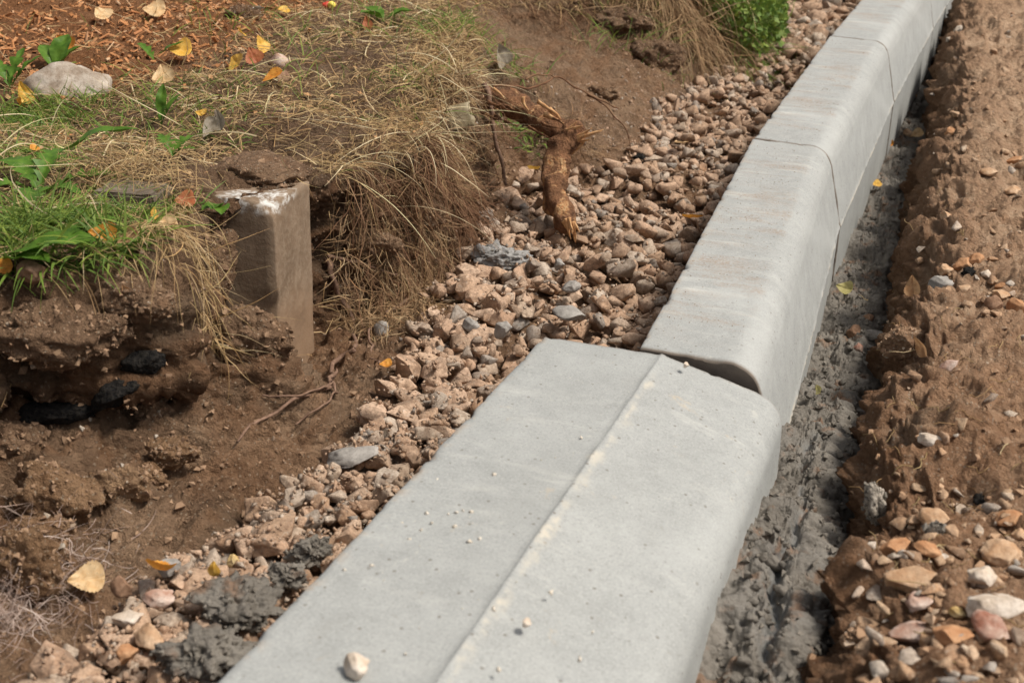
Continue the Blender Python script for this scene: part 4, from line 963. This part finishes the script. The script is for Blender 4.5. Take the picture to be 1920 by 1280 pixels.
an = RG.random(nS) * 2 * math.pi; dr = np.stack([np.cos(an), np.sin(an), RG.uniform(-.1, .45, nS)], 1)
dcam = np.linalg.norm(st - np.array(CAM_LOC), axis=1)
S1 = strands(nS, st, dr, 6, RG.uniform(.003, .012, nS), .12, .24, RG.uniform(.0006, .0015, nS) * np.clip(dcam / 1.8, .8, 1.6), .002)
# straw that spills over the lip and hangs on the face
nH = 5200
y = -.35 + 2.9 * RG.random(nH) ** 1.1; keep = RG.random(nH) < (.06 + .22 * np.exp(-((y + .08) / .09) ** 2) + .90 * sstep(y, .25, .36)) * (1 - np.exp(-((y - .13) / .12) ** 6)) * (1 - .80 * np.exp(-((y - 1.55) / .30) ** 2)); y = y[keep]; nH = len(y)
x = lipX(y) + RG.uniform(-.10, .03, nH); st = np.stack([x, y, H(x, y) + .01 * RG.random(nH)], 1)
dr = np.stack([RG.uniform(.1, 1, nH), RG.uniform(-1.2, .9, nH), RG.uniform(-.4, .5, nH)], 1)
S2 = strands(nH, st, dr, 8, RG.uniform(.003, .012, nH) * np.where(RG.random(nH) < .8, .75, 1.4), .20, .30, RG.uniform(.0006, .0013, nH) * np.clip((y + 1.4) / 1.8, .8, 1.5), .004, .1)
V, F = merge([S1, S2]); o = obj('dry_straw', mesh_np('dry_straw', V, F), M['straw']); tag(o, 'matted dry straw and dead grass over the top of the bank', 'straw', kind='stuff')
p_, n_h = hit(262, 345, (BL,)); nq = 420; st = np.stack([RG.normal(p_.x, .05, nq), RG.normal(p_.y, .03, nq), np.zeros(nq)], 1); st[:, 2] = H(st[:, 0], st[:, 1]) + .02
an = RG.random(nq) * 2 * math.pi; dr = np.stack([np.cos(an), np.sin(an) - .6, RG.uniform(.2, 1.2, nq)], 1)
V, F = strands(nq, st, dr, 7, RG.uniform(.003, .010, nq), .2, .16, RG.uniform(.0006, .0014, nq), .012)
o = obj('dead_grass_tuft', mesh_np('dead_grass_tuft', V, F), M['straw']); tag(o, 'dead grass fallen over the buried kerb piece', 'straw', kind='stuff')
# bold single stalks
nB = 420; st = turf_pts(nB, dens_straw); st[:, 2] += .008; an = RG.random(nB) * 2 * math.pi; dr = np.stack([np.cos(an), np.sin(an), RG.uniform(.0, .9, nB)], 1)
V, F = strands(nB, st, dr, 12, RG.uniform(.008, .020, nB), .09, .05, RG.uniform(.0012, .0024, nB), .004)
y = RG.uniform(.3, 1.0, 110); x = lipX(y) - RG.random(110) * .05; st = np.stack([x, y, H(x, y) + .005], 1); dr = np.stack([RG.uniform(.3, 1, 110), RG.uniform(-1, .6, 110), RG.uniform(-.1, .6, 110)], 1)
V, F = merge([(V, F), strands(110, st, dr, 12, RG.uniform(.004, .017, 110), .09, .07, RG.uniform(.0009, .0018, 110), .004, .1)])
o = obj('straw_stalks', mesh_np('straw_stalks', V, F), simple('pale_stalk', (.50, .40, .24), (.62, .52, .34), 30, .6, 0, .3, rnd_=True, trans=.1, hue=[(0, (.42, .32, .17)), (.5, (.60, .50, .32)), (1, (.45, .42, .20))])); tag(o, 'long pale straw stalks lying loose across the bank', 'straw', kind='stuff')
# hair roots
nR = 4200
y = np.concatenate([np.maximum(RG.normal(.47, .13, int(nR * .75)), .30 + .1 * RG.random(int(nR * .75))), RG.normal(2.1, .25, nR - int(nR * .75))]); x = lipX(y) + RG.uniform(-.02, .05, nR); st = np.stack([x, y, H(x, y) - RG.random(nR) * .05], 1)
st[:, 2] = np.maximum(st[:, 2], H(x + .0, y) - .01)
kk = fbm(np.stack([y * 1., x * 0, st[:, 2] * 2], 1), 14, 2, .5, 77) + .25 * RG.normal(size=nR) > -.05; st = st[kk]; nR = len(st)
dr = np.stack([RG.uniform(.1, 1, nR), RG.uniform(-.9, .7, nR), RG.uniform(-1, .1, nR)], 1)
V, F = strands(nR, st, dr, 10, RG.uniform(.004, .016, nR), .26, .26, RG.uniform(.0005, .0015, nR), .005, .05)
o = obj('hair_roots', mesh_np('hair_roots', V, F), M['hair_root']); tag(o, 'tangle of fine red brown root hairs hanging from the bank', 'roots', kind='stuff')
nk = 330; y = RG.normal(-.12, .06, nk); x = lipX(y) + RG.uniform(-.03, .05, nk); st = np.stack([x, y, H(x, y) + .01], 1)
dr = np.stack([RG.uniform(.2, 1, nk), RG.uniform(-1.2, .2, nk), RG.uniform(-.4, .2, nk)], 1)
V, F = strands(nk, st, dr, 10, RG.uniform(.003, .012, nk), .30, .25, RG.uniform(.0006, .0015, nk), .022, .05)
o = obj('hanging_roots', mesh_np('hanging_roots', V, F), M['straw']); tag(o, 'dead grass and rootlets hanging over the near earth wall', 'roots', kind='stuff')
nf = 9000; y = np.concatenate([RG.normal(.50, .16, 6500), RG.uniform(-.05, .3, 500), RG.uniform(.8, 1.25, 800), RG.normal(2.2, .25, nf - 7800)]); y = np.where((y > -.02) & (y < .27), .27 + RG.random(nf) * .1, y)
x = lipX(y) + RG.uniform(-.02, 1, nf) * (toeX(y) - lipX(y)) * .85; st = np.stack([x, y, H(x, y) + RG.random(nf) * .022], 1)
pat = fbm(np.stack([x, y, 0 * x], 1), 13, 2, .5, 91) + .3 * RG.normal(size=nf) > -.12; st = st[pat]; nf = len(st)
dr = np.stack([RG.normal(.3, .6, nf), RG.normal(-.3, .8, nf), RG.normal(-.5, .6, nf)], 1)
V, F = strands(nf, st, dr, 7, RG.uniform(.003, .010, nf), .10, .28, RG.uniform(.0006, .0016, nf), .006, .2)
o = obj('matted_roots', mesh_np('matted_roots', V, F), M['mat']); tag(o, 'criss cross mat of dead stems and roots on the bank face', 'roots', kind='stuff')
p_, n_h = hit(50, 1130, (BL,)); nq = 900; st = np.stack([RG.normal(p_.x - .01, .035, nq), RG.normal(p_.y - .02, .06, nq), np.zeros(nq)], 1); st[:, 2] = H(st[:, 0], st[:, 1]) + RG.random(nq) * .03
dr = RG.normal(0, 1, (nq, 3)); dr[:, 2] -= .4
V, F = strands(nq, st, dr, 8, RG.uniform(.002, .007, nq), .08, .3, RG.uniform(.0004, .0011, nq), .004, .3)
o = obj('root_tangle', mesh_np('root_tangle', V, F), simple('pale_root', (.22, .15, .12), (.42, .33, .28), 50, .85, 0, .15, rnd_=True, hue=[(0, (.12, .07, .055)), (.5, (.30, .20, .16)), (1, (.52, .43, .38))])); tag(o, 'pale purple brown tangle of fine roots at the lower left border', 'roots', kind='stuff')
# green grass: patches
def tuft(n_, px_, py_, sp, ln, up=1., lean=(0, 0), wd=(.0012, .0026)):
    p, nn = hit(px_, py_, (BL,)); a_ = RG.normal(0, 1, (n_, 2)) * sp; x, y = p.x + a_[:, 0], p.y + a_[:, 1]
    x = np.where(y < .1, np.minimum(x, lipX(y) - .01 - .02 * RG.random(n_)), x)
    st = np.stack([x, y, np.minimum(H(x, y), p.z + .02)], 1); an = RG.random(n_) * 2 * math.pi
    dr = np.stack([np.cos(an) * .7 + lean[0], np.sin(an) * .7 + lean[1], np.full(n_, up)], 1)
    return strands(n_, st, dr, 7, RG.uniform(.5, 1.1, n_) * ln / 7, .14, .06, RG.uniform(*wd, n_), .003)
T_ = [tuft(500, 40, 230, .05, .06), tuft(260, 110, 215, .05, .045), tuft(420, 40, 300, .05, .05, .6), tuft(380, 60, 440, .035, .08), tuft(260, 150, 430, .03, .06), tuft(120, 20, 470, .02, .07),
      tuft(60, 200, 470, .02, .09, .8, (.4, -.3), (.002, .004)), tuft(36, 130, 500, .02, .09, .5, (.8, -.2), (.002, .004)), tuft(40, 170, 482, .03, .09, .45, (.7, -.4), (.002, .004)), tuft(34, 270, 480, .02, .08, .9, (.3, -.3), (.002, .0045)), tuft(30, 330, 470, .03, .07, 1.2), tuft(60, 320, 240, .06, .06), tuft(60, 230, 200, .08, .06), tuft(90, 330, 190, .09, .05),
      tuft(200, 250, 405, .03, .055, .9), tuft(60, 330, 395, .02, .05, .9), tuft(50, 180, 365, .02, .05, .9), tuft(260, 1180, 20, .10, .10), tuft(140, 880, 60, .06, .08), tuft(60, 760, 60, .1, .09), tuft(60, 960, 130, .03, .07, .2, (.4, -.4)), tuft(60, 960, 235, .03, .05, .3), tuft(40, 990, 265, .02, .05, .6, (0, 0), (.002, .004)), tuft(60, 600, 120, .15, .07), tuft(50, 480, 60, .12, .08), tuft(40, 420, 250, .05, .04)]
V, F = merge(T_); o = obj('green_grass', mesh_np('green_grass', V, F), M['grass']); tag(o, 'green grass blades growing in patches over the bank', 'grass', kind='stuff')
# sparse green in the mat
nG = 1500; st = turf_pts(nG, lambda x, y, n_: np.clip(.2 + .9 * (n_ - .1), .03, 1) * (1 - .9 * bark_zone(x, y)) * (1 - .95 * mound(x, y)))
an = RG.random(nG) * 2 * math.pi; dr = np.stack([np.cos(an), np.sin(an), RG.uniform(.3, 1.5, nG)], 1)
V, F = strands(nG, st, dr, 7, RG.uniform(.004, .010, nG), .12, .06, RG.uniform(.001, .0022, nG), .003)
o = obj('sparse_grass', mesh_np('sparse_grass', V, F), M['grass']); tag(o, 'single green blades poking through the dry straw', 'grass', kind='stuff')
# hanging turf and the green weeds by the far gravel
def hang(n_, y0, y1, dx, gl, mat, nm, lb, cat, wd, gr=.25):
    y = RG.uniform(y0, y1, n_); x = lipX(y) + RG.uniform(-.08, dx, n_); st = np.stack([x, y, H(x, y) + RG.random(n_) * .03], 1)
    st[:, 2] -= RG.random(n_) ** 2 * .10; dr = np.stack([RG.uniform(-.1, 1, n_), RG.uniform(-1.2, .8, n_), RG.uniform(-.8, .5, n_)], 1)
    V, F = strands(n_, st, dr, 11, RG.uniform(.25, 1, n_) * gl / 11, gr, .16, RG.uniform(*wd, n_), .006, .05); o = obj(nm, mesh_np(nm, V, F), mat); tag(o, lb, cat, kind='stuff')
hang(3400, 2.02, 2.45, .10, .30, M['mat'], 'hanging_turf', 'shaggy dry turf hanging over the far bank edge', 'turf', (.0012, .0026))
hang(4200, 2.25, 2.75, .18, .22, M['grass'], 'hanging_weeds', 'thick green weeds drooping onto the far gravel', 'weeds', (.002, .0045))
lv = np.array([[0, 0, 0], [.35, .4, .05], [0, 1, 0], [-.35, .4, .05]]) ; lf = np.array([[0, 1, 2], [0, 2, 3]])
nW = 4200; y = RG.uniform(2.15, 2.8, nW); x = lipX(y) + .02 + RG.random(nW) * .22; z = np.maximum(H(x, y), .20 - .55 * np.maximum(0, x - lipX(y) - .02)) + RG.uniform(-.06, .06, nW)
V, F = join_np([(lv, lf)], np.zeros(nW, int), mats_np(np.stack([x, y, z], 1), rand_rot(nW, 1.4), np.repeat(RG.uniform(.012, .026, nW)[:, None], 3, 1)))
o = obj('weed_leaves', mesh_np('weed_leaves', V, F), M['grass']); tag(o, 'small green leaves of the weeds beside the far gravel', 'weeds', kind='stuff')

# bark mulch
chip = np.array([[-1, -.4, -.1], [1, -.3, -.1], [.9, .4, -.1], [-.8, .35, -.1], [-.9, -.3, .1], [.95, -.25, .14], [.8, .35, .1], [-.85, .3, .06]])
cf = np.array([[4, 5, 6, 7], [0, 1, 5, 4], [1, 2, 6, 5], [2, 3, 7, 6], [3, 0, 4, 7], [3, 2, 1, 0]])
nC = 15000; cand = []
while len(cand) < nC:
    y = .3 + 4.3 * RG.random(nC) ** 1.4; x = -.95 - RG.random(nC) ** 1.2 * 2.4; k_ = RG.random(nC) < bark_zone(x, y) * .9 + .04
    cand += list(np.stack([x, y, np.zeros(nC)], 1)[k_])
cand = np.array(cand[:nC]); cand[:, 2] = H(cand[:, 0], cand[:, 1]) + RG.random(nC) * .008
V, F = join_np([(chip, cf)], np.zeros(nC, int), mats_np(cand, rand_rot(nC, .75), np.stack([.003 + .014 * RG.random(nC) ** 2, .002 + .010 * RG.random(nC) ** 2, RG.uniform(.006, .02, nC)], 1)))
o = obj('bark_mulch', mesh_np('bark_mulch', V, F, False), M['bark_chip']); tag(o, 'orange brown bark mulch spread at the upper left', 'mulch', kind='stuff')
# small leaf litter chips in the straw
nL = 1500; q_ = turf_pts(nL, lambda x, y, n_: .5 + .5 * n_); q_[:, 2] += .006
V, F = join_np([(lv, lf)], np.zeros(nL, int), mats_np(q_, rand_rot(nL, .6), np.repeat(RG.uniform(.005, .017, nL)[:, None], 3, 1)))
o = obj('leaf_litter', mesh_np('leaf_litter', V, F), simple('litter', (.28, .15, .07), (.42, .26, .13), 60, .8, 0, .2, rnd_=True, hue=[(0, (.18, .08, .03)), (.4, (.45, .20, .07)), (.7, (.40, .30, .20)), (1, (.55, .32, .10))])); tag(o, 'small scraps of dead leaf in the straw', 'leaf litter', kind='stuff')

# ------------------------------------------------------------------ fallen leaves
def leaf_np(L_, wr, curl, seed):
    g_ = np.random.default_rng(seed); nu, nv = 15, 25; t = np.linspace(0, 1, nv); w_ = np.sin(np.pi * t ** .72) ** .8 * (1 - .35 * t) * wr * .62
    w_ = w_ * (1 + .07 * np.sin(t * 60) * (t > .12)) + .004
    s_ = np.linspace(-1, 1, nu); X = s_[None, :] * w_[:, None]; Y = t[:, None] - .08 * np.abs(X) ** 1 + 0 * X - .5
    cx1, cy1 = curl; Z = cx1 * (X ** 2) + cy1 * (Y ** 2) + .05 * fbm(np.stack([X.ravel(), Y.ravel(), 0 * X.ravel()], 1), 3, 2, .5, seed).reshape(X.shape) - .05 * np.exp(-(X / .04) ** 2)
    V = np.stack([X, Y, Z], 2).reshape(-1, 3) * L_; return V, grid_faces(nv, nu)
LEAF = [ # px,py,len px,width ratio,colour,yaw,tilt,curl,label
 (168, 1104, 66, .72, 'pale', 80, 18, (.8, .3), 'pale yellow leaf lying flat on soil at the lower left'),
 (308, 1102, 62, .6, 'orange', 70, 35, (1.6, 1.0), 'orange curled leaf bridging two stones in the near gravel'),
 (403, 1103, 38, .5, 'yellow', 5, 80, (1.0, .4), 'bright yellow leaf standing on edge beside the dark mortar heap'),
 (725, 703, 24, .7, 'orange', 95, 15, (.5, .3), 'small orange leaf on the dark soil right of the thin roots'),
 (675, 784, 18, .8, 'yellow', 20, 50, (.6, .3), 'tiny amber leaf at the soil edge left of the gravel'),
 (449, 135, 36, .85, 'yellow', 60, 40, (.4, .3), 'amber oval leaf touching the red brown leaf'),
 (477, 124, 32, .9, 'russet', 20, 50, (.3, .2), 'round red brown leaf beside the amber oval leaf'),
 (312, 160, 40, .85, 'pale', 15, 40, (.6, .4), 'spotted pale orange leaf right of the grey boulder'),
 (341, 113, 44, .75, 'yellow', 85, 30, (.8, .2), 'yellow orange leaf in the straw under the mulch'),
 (515, 163, 42, .4, 'orange', 120, 30, (2., .3), 'orange rolled leaf below the red brown leaf'),
 (193, 44, 34, .85, 'pale', 30, 30, (.5, .3), 'pale leaf on the bark mulch, left one of two'),
 (292, 35, 42, .75, 'pale', 80, 25, (.5, .3), 'pale wide leaf on the bark mulch, right one of two'),
 (128, 104, 44, .8, 'orange', 40, 35, (.8, .6), 'orange tan leaf at the lower edge of the mulch'),
 (488, 104, 34, .8, 'yellow', 10, 60, (.5, .3), 'yellow leaf standing above the red brown leaf'),
 (349, 397, 38, .75, 'russet', 85, 25, (.7, .3), 'russet oval leaf beside the soil heap over the old kerb'),
 (275, 426, 30, .7, 'yellow', 70, 35, (.9, .3), 'small yellow leaf in the grass above the turf lip'),
 (50, 195, 44, .5, 'yellow', 10, 60, (.9, .8), 'yellow curled leaf standing left of the grey boulder'),
 (38, 218, 34, .5, 'orange', 40, 50, (.9, .8), 'orange yellow leaf below the curled one in the grass'),
 (62, 300, 24, .6, 'orange', 85, 25, (.7, .3), 'small orange leaf on dry grass above the dandelion'),
 (200, 462, 52, .6, 'orange', 75, 35, (1., .6), 'bright orange leaf under green blades at the turf lip'),
 (252, 470, 44, .5, 'brown', 120, 35, (1.2, .8), 'pinkish brown curled leaf beside the bright orange leaf'),
 (312, 442, 38, .7, 'pale', 85, 40, (.8, .6), 'pale cream leaf tip above the turf lip'),
 (15, 515, 40, .6, 'orange', 75, 30, (1., .5), 'orange leaf at the left border on the turf lip'),
 (382, 231, 26, .6, 'yellow', 85, 20, (.5, .3), 'tiny yellow leaf in the straw left of the white scraps'),
 (450, 79, 28, .6, 'yellow', 50, 45, (.5, .6), 'yellow leaf right of the earth clod near the top'),
 (530, 36, 26, .6, 'yellow', 80, 25, (.5, .6), 'yellow leaf in straw near the top border'),
 (690, 62, 26, .6, 'russet', 10, 55, (.9, .5), 'reddish leaf standing in the straw at top middle'),
 (1002, 334, 24, .8, 'yellow', 60, 35, (.4, .3), 'pale yellow leaf on gravel left of the broken root'),
 (1277, 283, 26, .7, 'pale', 80, 10, (.4, .3), 'cream leaf on the gravel behind the root'),
 (1298, 427, 40, .5, 'orange', 70, 25, (.6, .3), 'orange leaf half hidden by the upright kerb edge'),
 (1586, 554, 32, .7, 'olive', 80, 20, (.5, .3), 'olive yellow leaf on mortar beside the first upright kerb'),
 (1638, 359, 24, .5, 'yellow', 85, 25, (1., .3), 'yellow leaf against the kerb foot'),
 (1716, 263, 26, .55, 'pale', 110, 30, (.6, .3), 'pale yellow leaf on mortar below the tan pebble'),
 (1703, 189, 26, .6, 'orange', 85, 20, (.5, .3), 'orange leaf in the far trench beside the kerb'),
 (1668, 281, 18, .6, 'orange', 85, 35, (1., .3), 'bright orange leaf scrap by the kerb below the pale one'),
 (1515, 660, 34, .25, 'olive', 85, 20, (.5, .3), None),
 (1545, 753, 44, .28, 'olive', 80, 25, (.8, .3), 'olive brown leaf half buried in dark mortar'),
 (1712, 560, 40, .6, 'brown', 10, 65, (1., .3), 'rust brown leaf standing in the ridge soil'),
 (1745, 665, 44, .5, 'brown', 20, 60, (1.2, .6), 'brown crumpled leaf over the ridge clod'),
 (1345, 520, 3, .5, 'pale', 0, 0, (0, 0), None),
 (245, 575, 44, .45, 'brown', 15, 70, (1.6, .3), 'brown curled leaf hanging under the turf lip'),
 (395, 262, 44, .45, 'grey', 140, 40, (1.6, .8), 'grey withered leaf above the soil heap'),
 (420, 250, 40, .6, 'grey', 20, 60, (1.2, .8), 'pale withered leaf standing behind the grey one'),
 (930, 118, 50, .6, 'grey', 20, 60, (1., .5), 'pale withered leaf at the bank edge above the root'),
 (487, 36, 30, .5, 'grey', 85, 30, (1.5, .3), 'grey white withered scrap near the top edge'),
 (1462, 12, 26, .6, 'orange', 60, 30, (.5, .3), 'small orange leaf on the far gravel near the weeds'),
 (1585, 52, 22, .6, 'orange', 80, 20, (.5, .3), 'small orange leaf beside the black lump near the kerb'),
 (1466, 95, 22, .5, 'yellow', 80, 20, (.5, .3), 'yellow leaf on gravel right of the green weeds'),
]
for i, (px_, py_, ln, wr, cc, yaw, tilt, curl, lab) in enumerate(LEAF):
    if lab is None: continue
    onbed = (px_ > 880 and px_ < 1500 and py_ > 230) or (i in (1, 2))
    if onbed:
        p = at_s(px_, py_, -.10 if i != 2 else -.09); nn = Vector((0, 0, 1))
    else: p, nn = hit(px_, py_)
    L_ = px_size(p, ln) * 1.02; V, F = leaf_np(L_, wr * 1.15, curl, 700 + i)
    o = obj('fallen_leaf', mesh_np('fallen_leaf', V, F), LM[cc])
    nn = nn.lerp(Vector((0, 0, 1)), .5).normalized()
    o.matrix_world = Matrix.Translation(p + nn * (.017 + L_ * .2 * math.sin(math.radians(tilt)))) @ nn.to_track_quat('Z', 'Y').to_matrix().to_4x4() @ Matrix.Rotation(CAM_ROT.z, 4, 'Z') @ Matrix.Rotation(math.radians(tilt), 4, 'X') @ Matrix.Rotation(math.radians(yaw), 4, 'Z')
    tag(o, lab, 'leaf')
    st_ = tube_np([(0, -.5 * L_, 0), (0, -.62 * L_, .002), (.003, -.72 * L_, .004)], [.0007, .0005, .0004], 5); so_ = obj('stalk', mesh_np('stalk', *st_), M['root'], o)

# ------------------------------------------------------------------ weeds with broad leaves
def lobed(L_, W2, lobes, seed, arch=.5):
    nv, nu = 61, 9; t = np.linspace(0, 1, nv); w_ = np.sin(np.pi * np.clip(t, 0, 1) ** 1.4) ** .8
    if lobes: w_ = w_ * (.30 + .70 * ((t * lobes) % 1) ** .8)
    w_ = w_ * W2 + .008; s_ = np.linspace(-1, 1, nu); X = s_[None, :] * w_[:, None]; Y = t[:, None] + 0 * X - (.25 * np.abs(X) if lobes else 0)
    Z = arch * (t * (1 - t * .95))[:, None] * 1.2 + .35 * np.abs(X) - .0 + .03 * fbm(np.stack([X.ravel(), Y.ravel(), 0 * X.ravel()], 1), 5, 2, .5, seed).reshape(X.shape)
    return np.stack([X, Y, Z], 2).reshape(-1, 3) * L_, grid_faces(nv, nu)
def weed(px_, py_, leaves, label, cat='weed'):
    p, nn = hit(px_, py_, (BL,)); e_ = empty('weed', p); tag(e_, label, cat)
    for j, (yaw, L_, W2, lobes, arch, tl) in enumerate(leaves):
        o = obj('leaf', mesh_np('leaf', *lobed(L_, W2, lobes, j, arch)), M['weed'], e_); o.scale = (1.35,) * 3
        o.rotation_euler = (math.radians(tl), 0, math.radians(yaw)); o.location = (0, 0, .004)
weed(75, 370, [(60, .085, .22, 7, .5, 12), (15, .075, .2, 6, .6, 20), (-60, .085, .2, 7, .3, 10), (-110, .07, .2, 6, .3, 10), (150, .06, .2, 5, .5, 10), (-150, .08, .24, 6, .3, 6)], 'dandelion with jagged dark green leaves at the left')
weed(95, 325, [(-62, .10, .10, 0, .5, 22)], 'single long green leaf arching up right of the dandelion')
weed(0, 500, [(-70, .085, .24, 0, .25, 12), (-100, .06, .2, 0, .3, 8)], 'broad glossy green leaf at the left border above the turf lip')
weed(140, 440, [(-50, .04, .35, 4, .4, 10), (30, .04, .35, 4, .4, 14), (120, .035, .35, 4, .4, 14), (-120, .05, .35, 4, .4, 8)], 'low green weed with small leaves right of the dandelion')
weed(325, 300, [(-20, .035, .3, 5, .5, 30), (60, .035, .3, 5, .5, 30), (-90, .03, .3, 5, .5, 20)], 'blue green seedling beside the soil heap')
weed(415, 395, [(-170, .026, .3, 0, .5, 10), (-150, .03, .28, 0, .5, 0), (160, .024, .3, 0, .3, 5)], 'drooping green weed at the left of the old kerb end')
weed(303, 240, [(10, .05, .13, 0, .2, 70), (-40, .045, .12, 0, .3, 50)], 'upright green blade weed in the middle of the straw')
weed(105, 140, [(0, .06, .25, 0, .3, 50), (-50, .05, .25, 0, .3, 40), (60, .05, .25, 0, .3, 40)], 'green sprout just behind the grey boulder')
weed(20, 170, [(0, .06, .2, 4, .3, 50), (-50, .06, .22, 4, .3, 40), (60, .05, .25, 4, .3, 40)], 'green sprout at the left border beside the boulder')
weed(290, 118, [(-60, .05, .2, 3, .3, 30), (60, .05, .2, 3, .3, 20)], 'small green weed just left of the yellow orange leaf')
weed(720, 45, [(-60, .05, .3, 0, .3, 20), (60, .05, .3, 0, .3, 20), (150, .05, .3, 0, .3, 20)], 'grey green clover tuft at the top middle')

# litter: torn wrapper, scraps
def scrap(px_, py_, w_px, h_px, mat, label, cat, rollx=60, trees=None, off=.01, name='scrap'):
    p, nn = hit(px_, py_, trees); a_, b_ = px_size(p, w_px) / 2, px_size(p, h_px) / 2; g_ = 9; s_ = np.linspace(-1, 1, g_); X, Z = np.meshgrid(s_ * a_, s_ * b_)
    V = np.stack([X.ravel(), .15 * a_ * fbm(np.stack([X.ravel() * 60, Z.ravel() * 60, 0 * X.ravel()], 1), 1, 2, .5, px_), Z.ravel()], 1)
    V[:, :1] *= (1 + .2 * fbm(V, 90, 2, .5, py_))[:, None]; F = grid_faces(g_, g_)
    m_ = mesh_np(name, V, F); o = obj(name, m_, mat); md = o.modifiers.new('t', 'SOLIDIFY'); md.thickness = .0008
    o.matrix_world = Matrix.Translation(p + nn * off) @ Matrix.Rotation(CAM_ROT.z, 4, 'Z') @ Matrix.Rotation(math.radians(rollx - 90), 4, 'X'); tag(o, label, cat); return o
card = simple('stained_card', (.20, .155, .085), (.34, .28, .18), 60, .6, .3, .4)
o = scrap(848, 226, 44, 46, card, 'square scrap of stained translucent sheet under the root base', 'scrap', 70, off=.03, name='sheet_scrap')
o.rotation_euler.rotate_axis('Y', math.radians(-14))
wr_ = empty('fruit_scrap', hit(617, 18)[0]); tag(wr_, 'bitten red and yellow fruit scrap in the straw at the top', 'fruit')
for nm, dx, cc in (('red_skin', -.006, (.55, .05, .03)), ('yellow_flesh', .007, (.72, .58, .10))):
    V, F = rock_np(3, 900 + int(dx * 1000), 4, .1); o = obj(nm, mesh_np(nm, V * np.array([.010, .009, .009]), F), simple(nm, cc, tuple(q * 1.1 for q in cc), 200, .5, .2, .4), wr_); o.location = (dx, 0, .01)
# crumbs on the kerbs
cr_m = simple('white_crumb', (.50, .44, .36), (.66, .60, .52), 200, .9, .5)
V, F = big[2]; p = at(668, 1249, .012); me = mesh_np('white_pebble', V * .011 * np.array([1, .9, .85]), F); o = obj('white_pebble', me, SC['pale']); o.location = at(668, 1249, .007); tag(o, 'whitish pebble resting on the flat kerb stone near the bottom', 'pebble')
V, F = big[4]
for a_, b_, r_, lb in [(987, 1168, .0045, 'small cream crumb right of the seam on the flat kerb'), (1286, 684, .004, 'crumb lodged in the crack between flat and upright kerb'), (1310, 620, .0035, None)]:
    if lb: o = obj('pebble', mesh_np('pebble', V * r_, F), SC['pale']); o.location = at(a_, b_, .002); tag(o, lb, 'pebble')
cp = []
for a_, b_ in [(753, 979), (789, 993), (811, 981), (840, 963), (857, 960), (868, 957), (884, 960), (853, 986), (767, 1010), (801, 962), (819, 898), (1090, 820), (1727, 0), (880, 1016), (900, 1010), (760, 1225), (1673, 1110), (926, 890), (927, 1140), (1033, 1110), (1110, 1185), (866, 1213), (1085, 1235), (935, 1255), (645, 1068), (697, 1060)]:
    if a_ < 1240: cp.append(tuple(at(a_, b_, .001)))
for _ in range(60):
    a_, b_ = rnd.uniform(560, 1300), rnd.uniform(680, 1270); p = at(a_, b_, .0004)
    if -.10 + (p.y * .0437) < p.x < .02: cp.append(tuple(p))
cp = np.array(cp); nn_ = len(cp)
V, F = join_np(RB1, RG.integers(0, 14, nn_), mats_np(cp, rand_rot(nn_), np.where(np.arange(nn_) < 24, 1.9, .7)[:, None] * RG.uniform(.0006, .0016, (nn_, 3))))
o = obj('crumbs_on_kerb', mesh_np('crumbs_on_kerb', V, F), cr_m); tag(o, 'scattered crumbs on the flat kerb stone', 'crumbs', kind='stuff')
# dirt grains on the upright kerbs
gp = []
for base, yaw, pit in ((p1, 0, .0477), (p2, -2.9, .06)):
    for _ in range(150):
        x, y = .005 + rnd.random() * .11, rnd.random() * .98; y = y + .03 * math.sin(y * 30)
        ca, sa = math.cos(math.radians(yaw)), math.sin(math.radians(yaw)); gp.append((base.x + x * ca - y * sa, base.y + x * sa + y * ca, base.z + y * pit - x * math.sin(math.radians(1.78)) + .0006))
gp = np.array(gp); nn_ = len(gp)
V, F = join_np(RB1, RG.integers(0, 14, nn_), mats_np(gp, rand_rot(nn_), RG.uniform(.0003, .0009, (nn_, 3))))
o = obj('dirt_on_kerb', mesh_np('dirt_on_kerb', V, F), crumb); tag(o, 'grains of brown dirt on the upright kerb stones', 'dirt', kind='stuff')
# straws on the right ridge
L2 = []
for i in range(70):
    px_, py_ = rnd.uniform(1620, 1915), rnd.uniform(300, 1250); p, nn = hit(px_, py_, (BR,)); an = rnd.uniform(0, 6.28); L_ = rnd.uniform(.015, .05); pts = []
    for s_ in range(6):
        x, y = p.x + math.cos(an) * L_ * s_ / 5, p.y + math.sin(an) * L_ * s_ / 5; an += rnd.uniform(-.25, .25); z = down(BR, x, y); pts.append((x, y, (z if z is not None and abs(z - p.z) < .012 else p.z) + .002))
    L2.append(tube_np(pts, [.0005] * 6, 4))
V, F = merge(L2); o = obj('ridge_straw', mesh_np('ridge_straw', V, F), M['straw']); tag(o, 'scattered bits of straw on the right soil ridge', 'straw', kind='stuff')
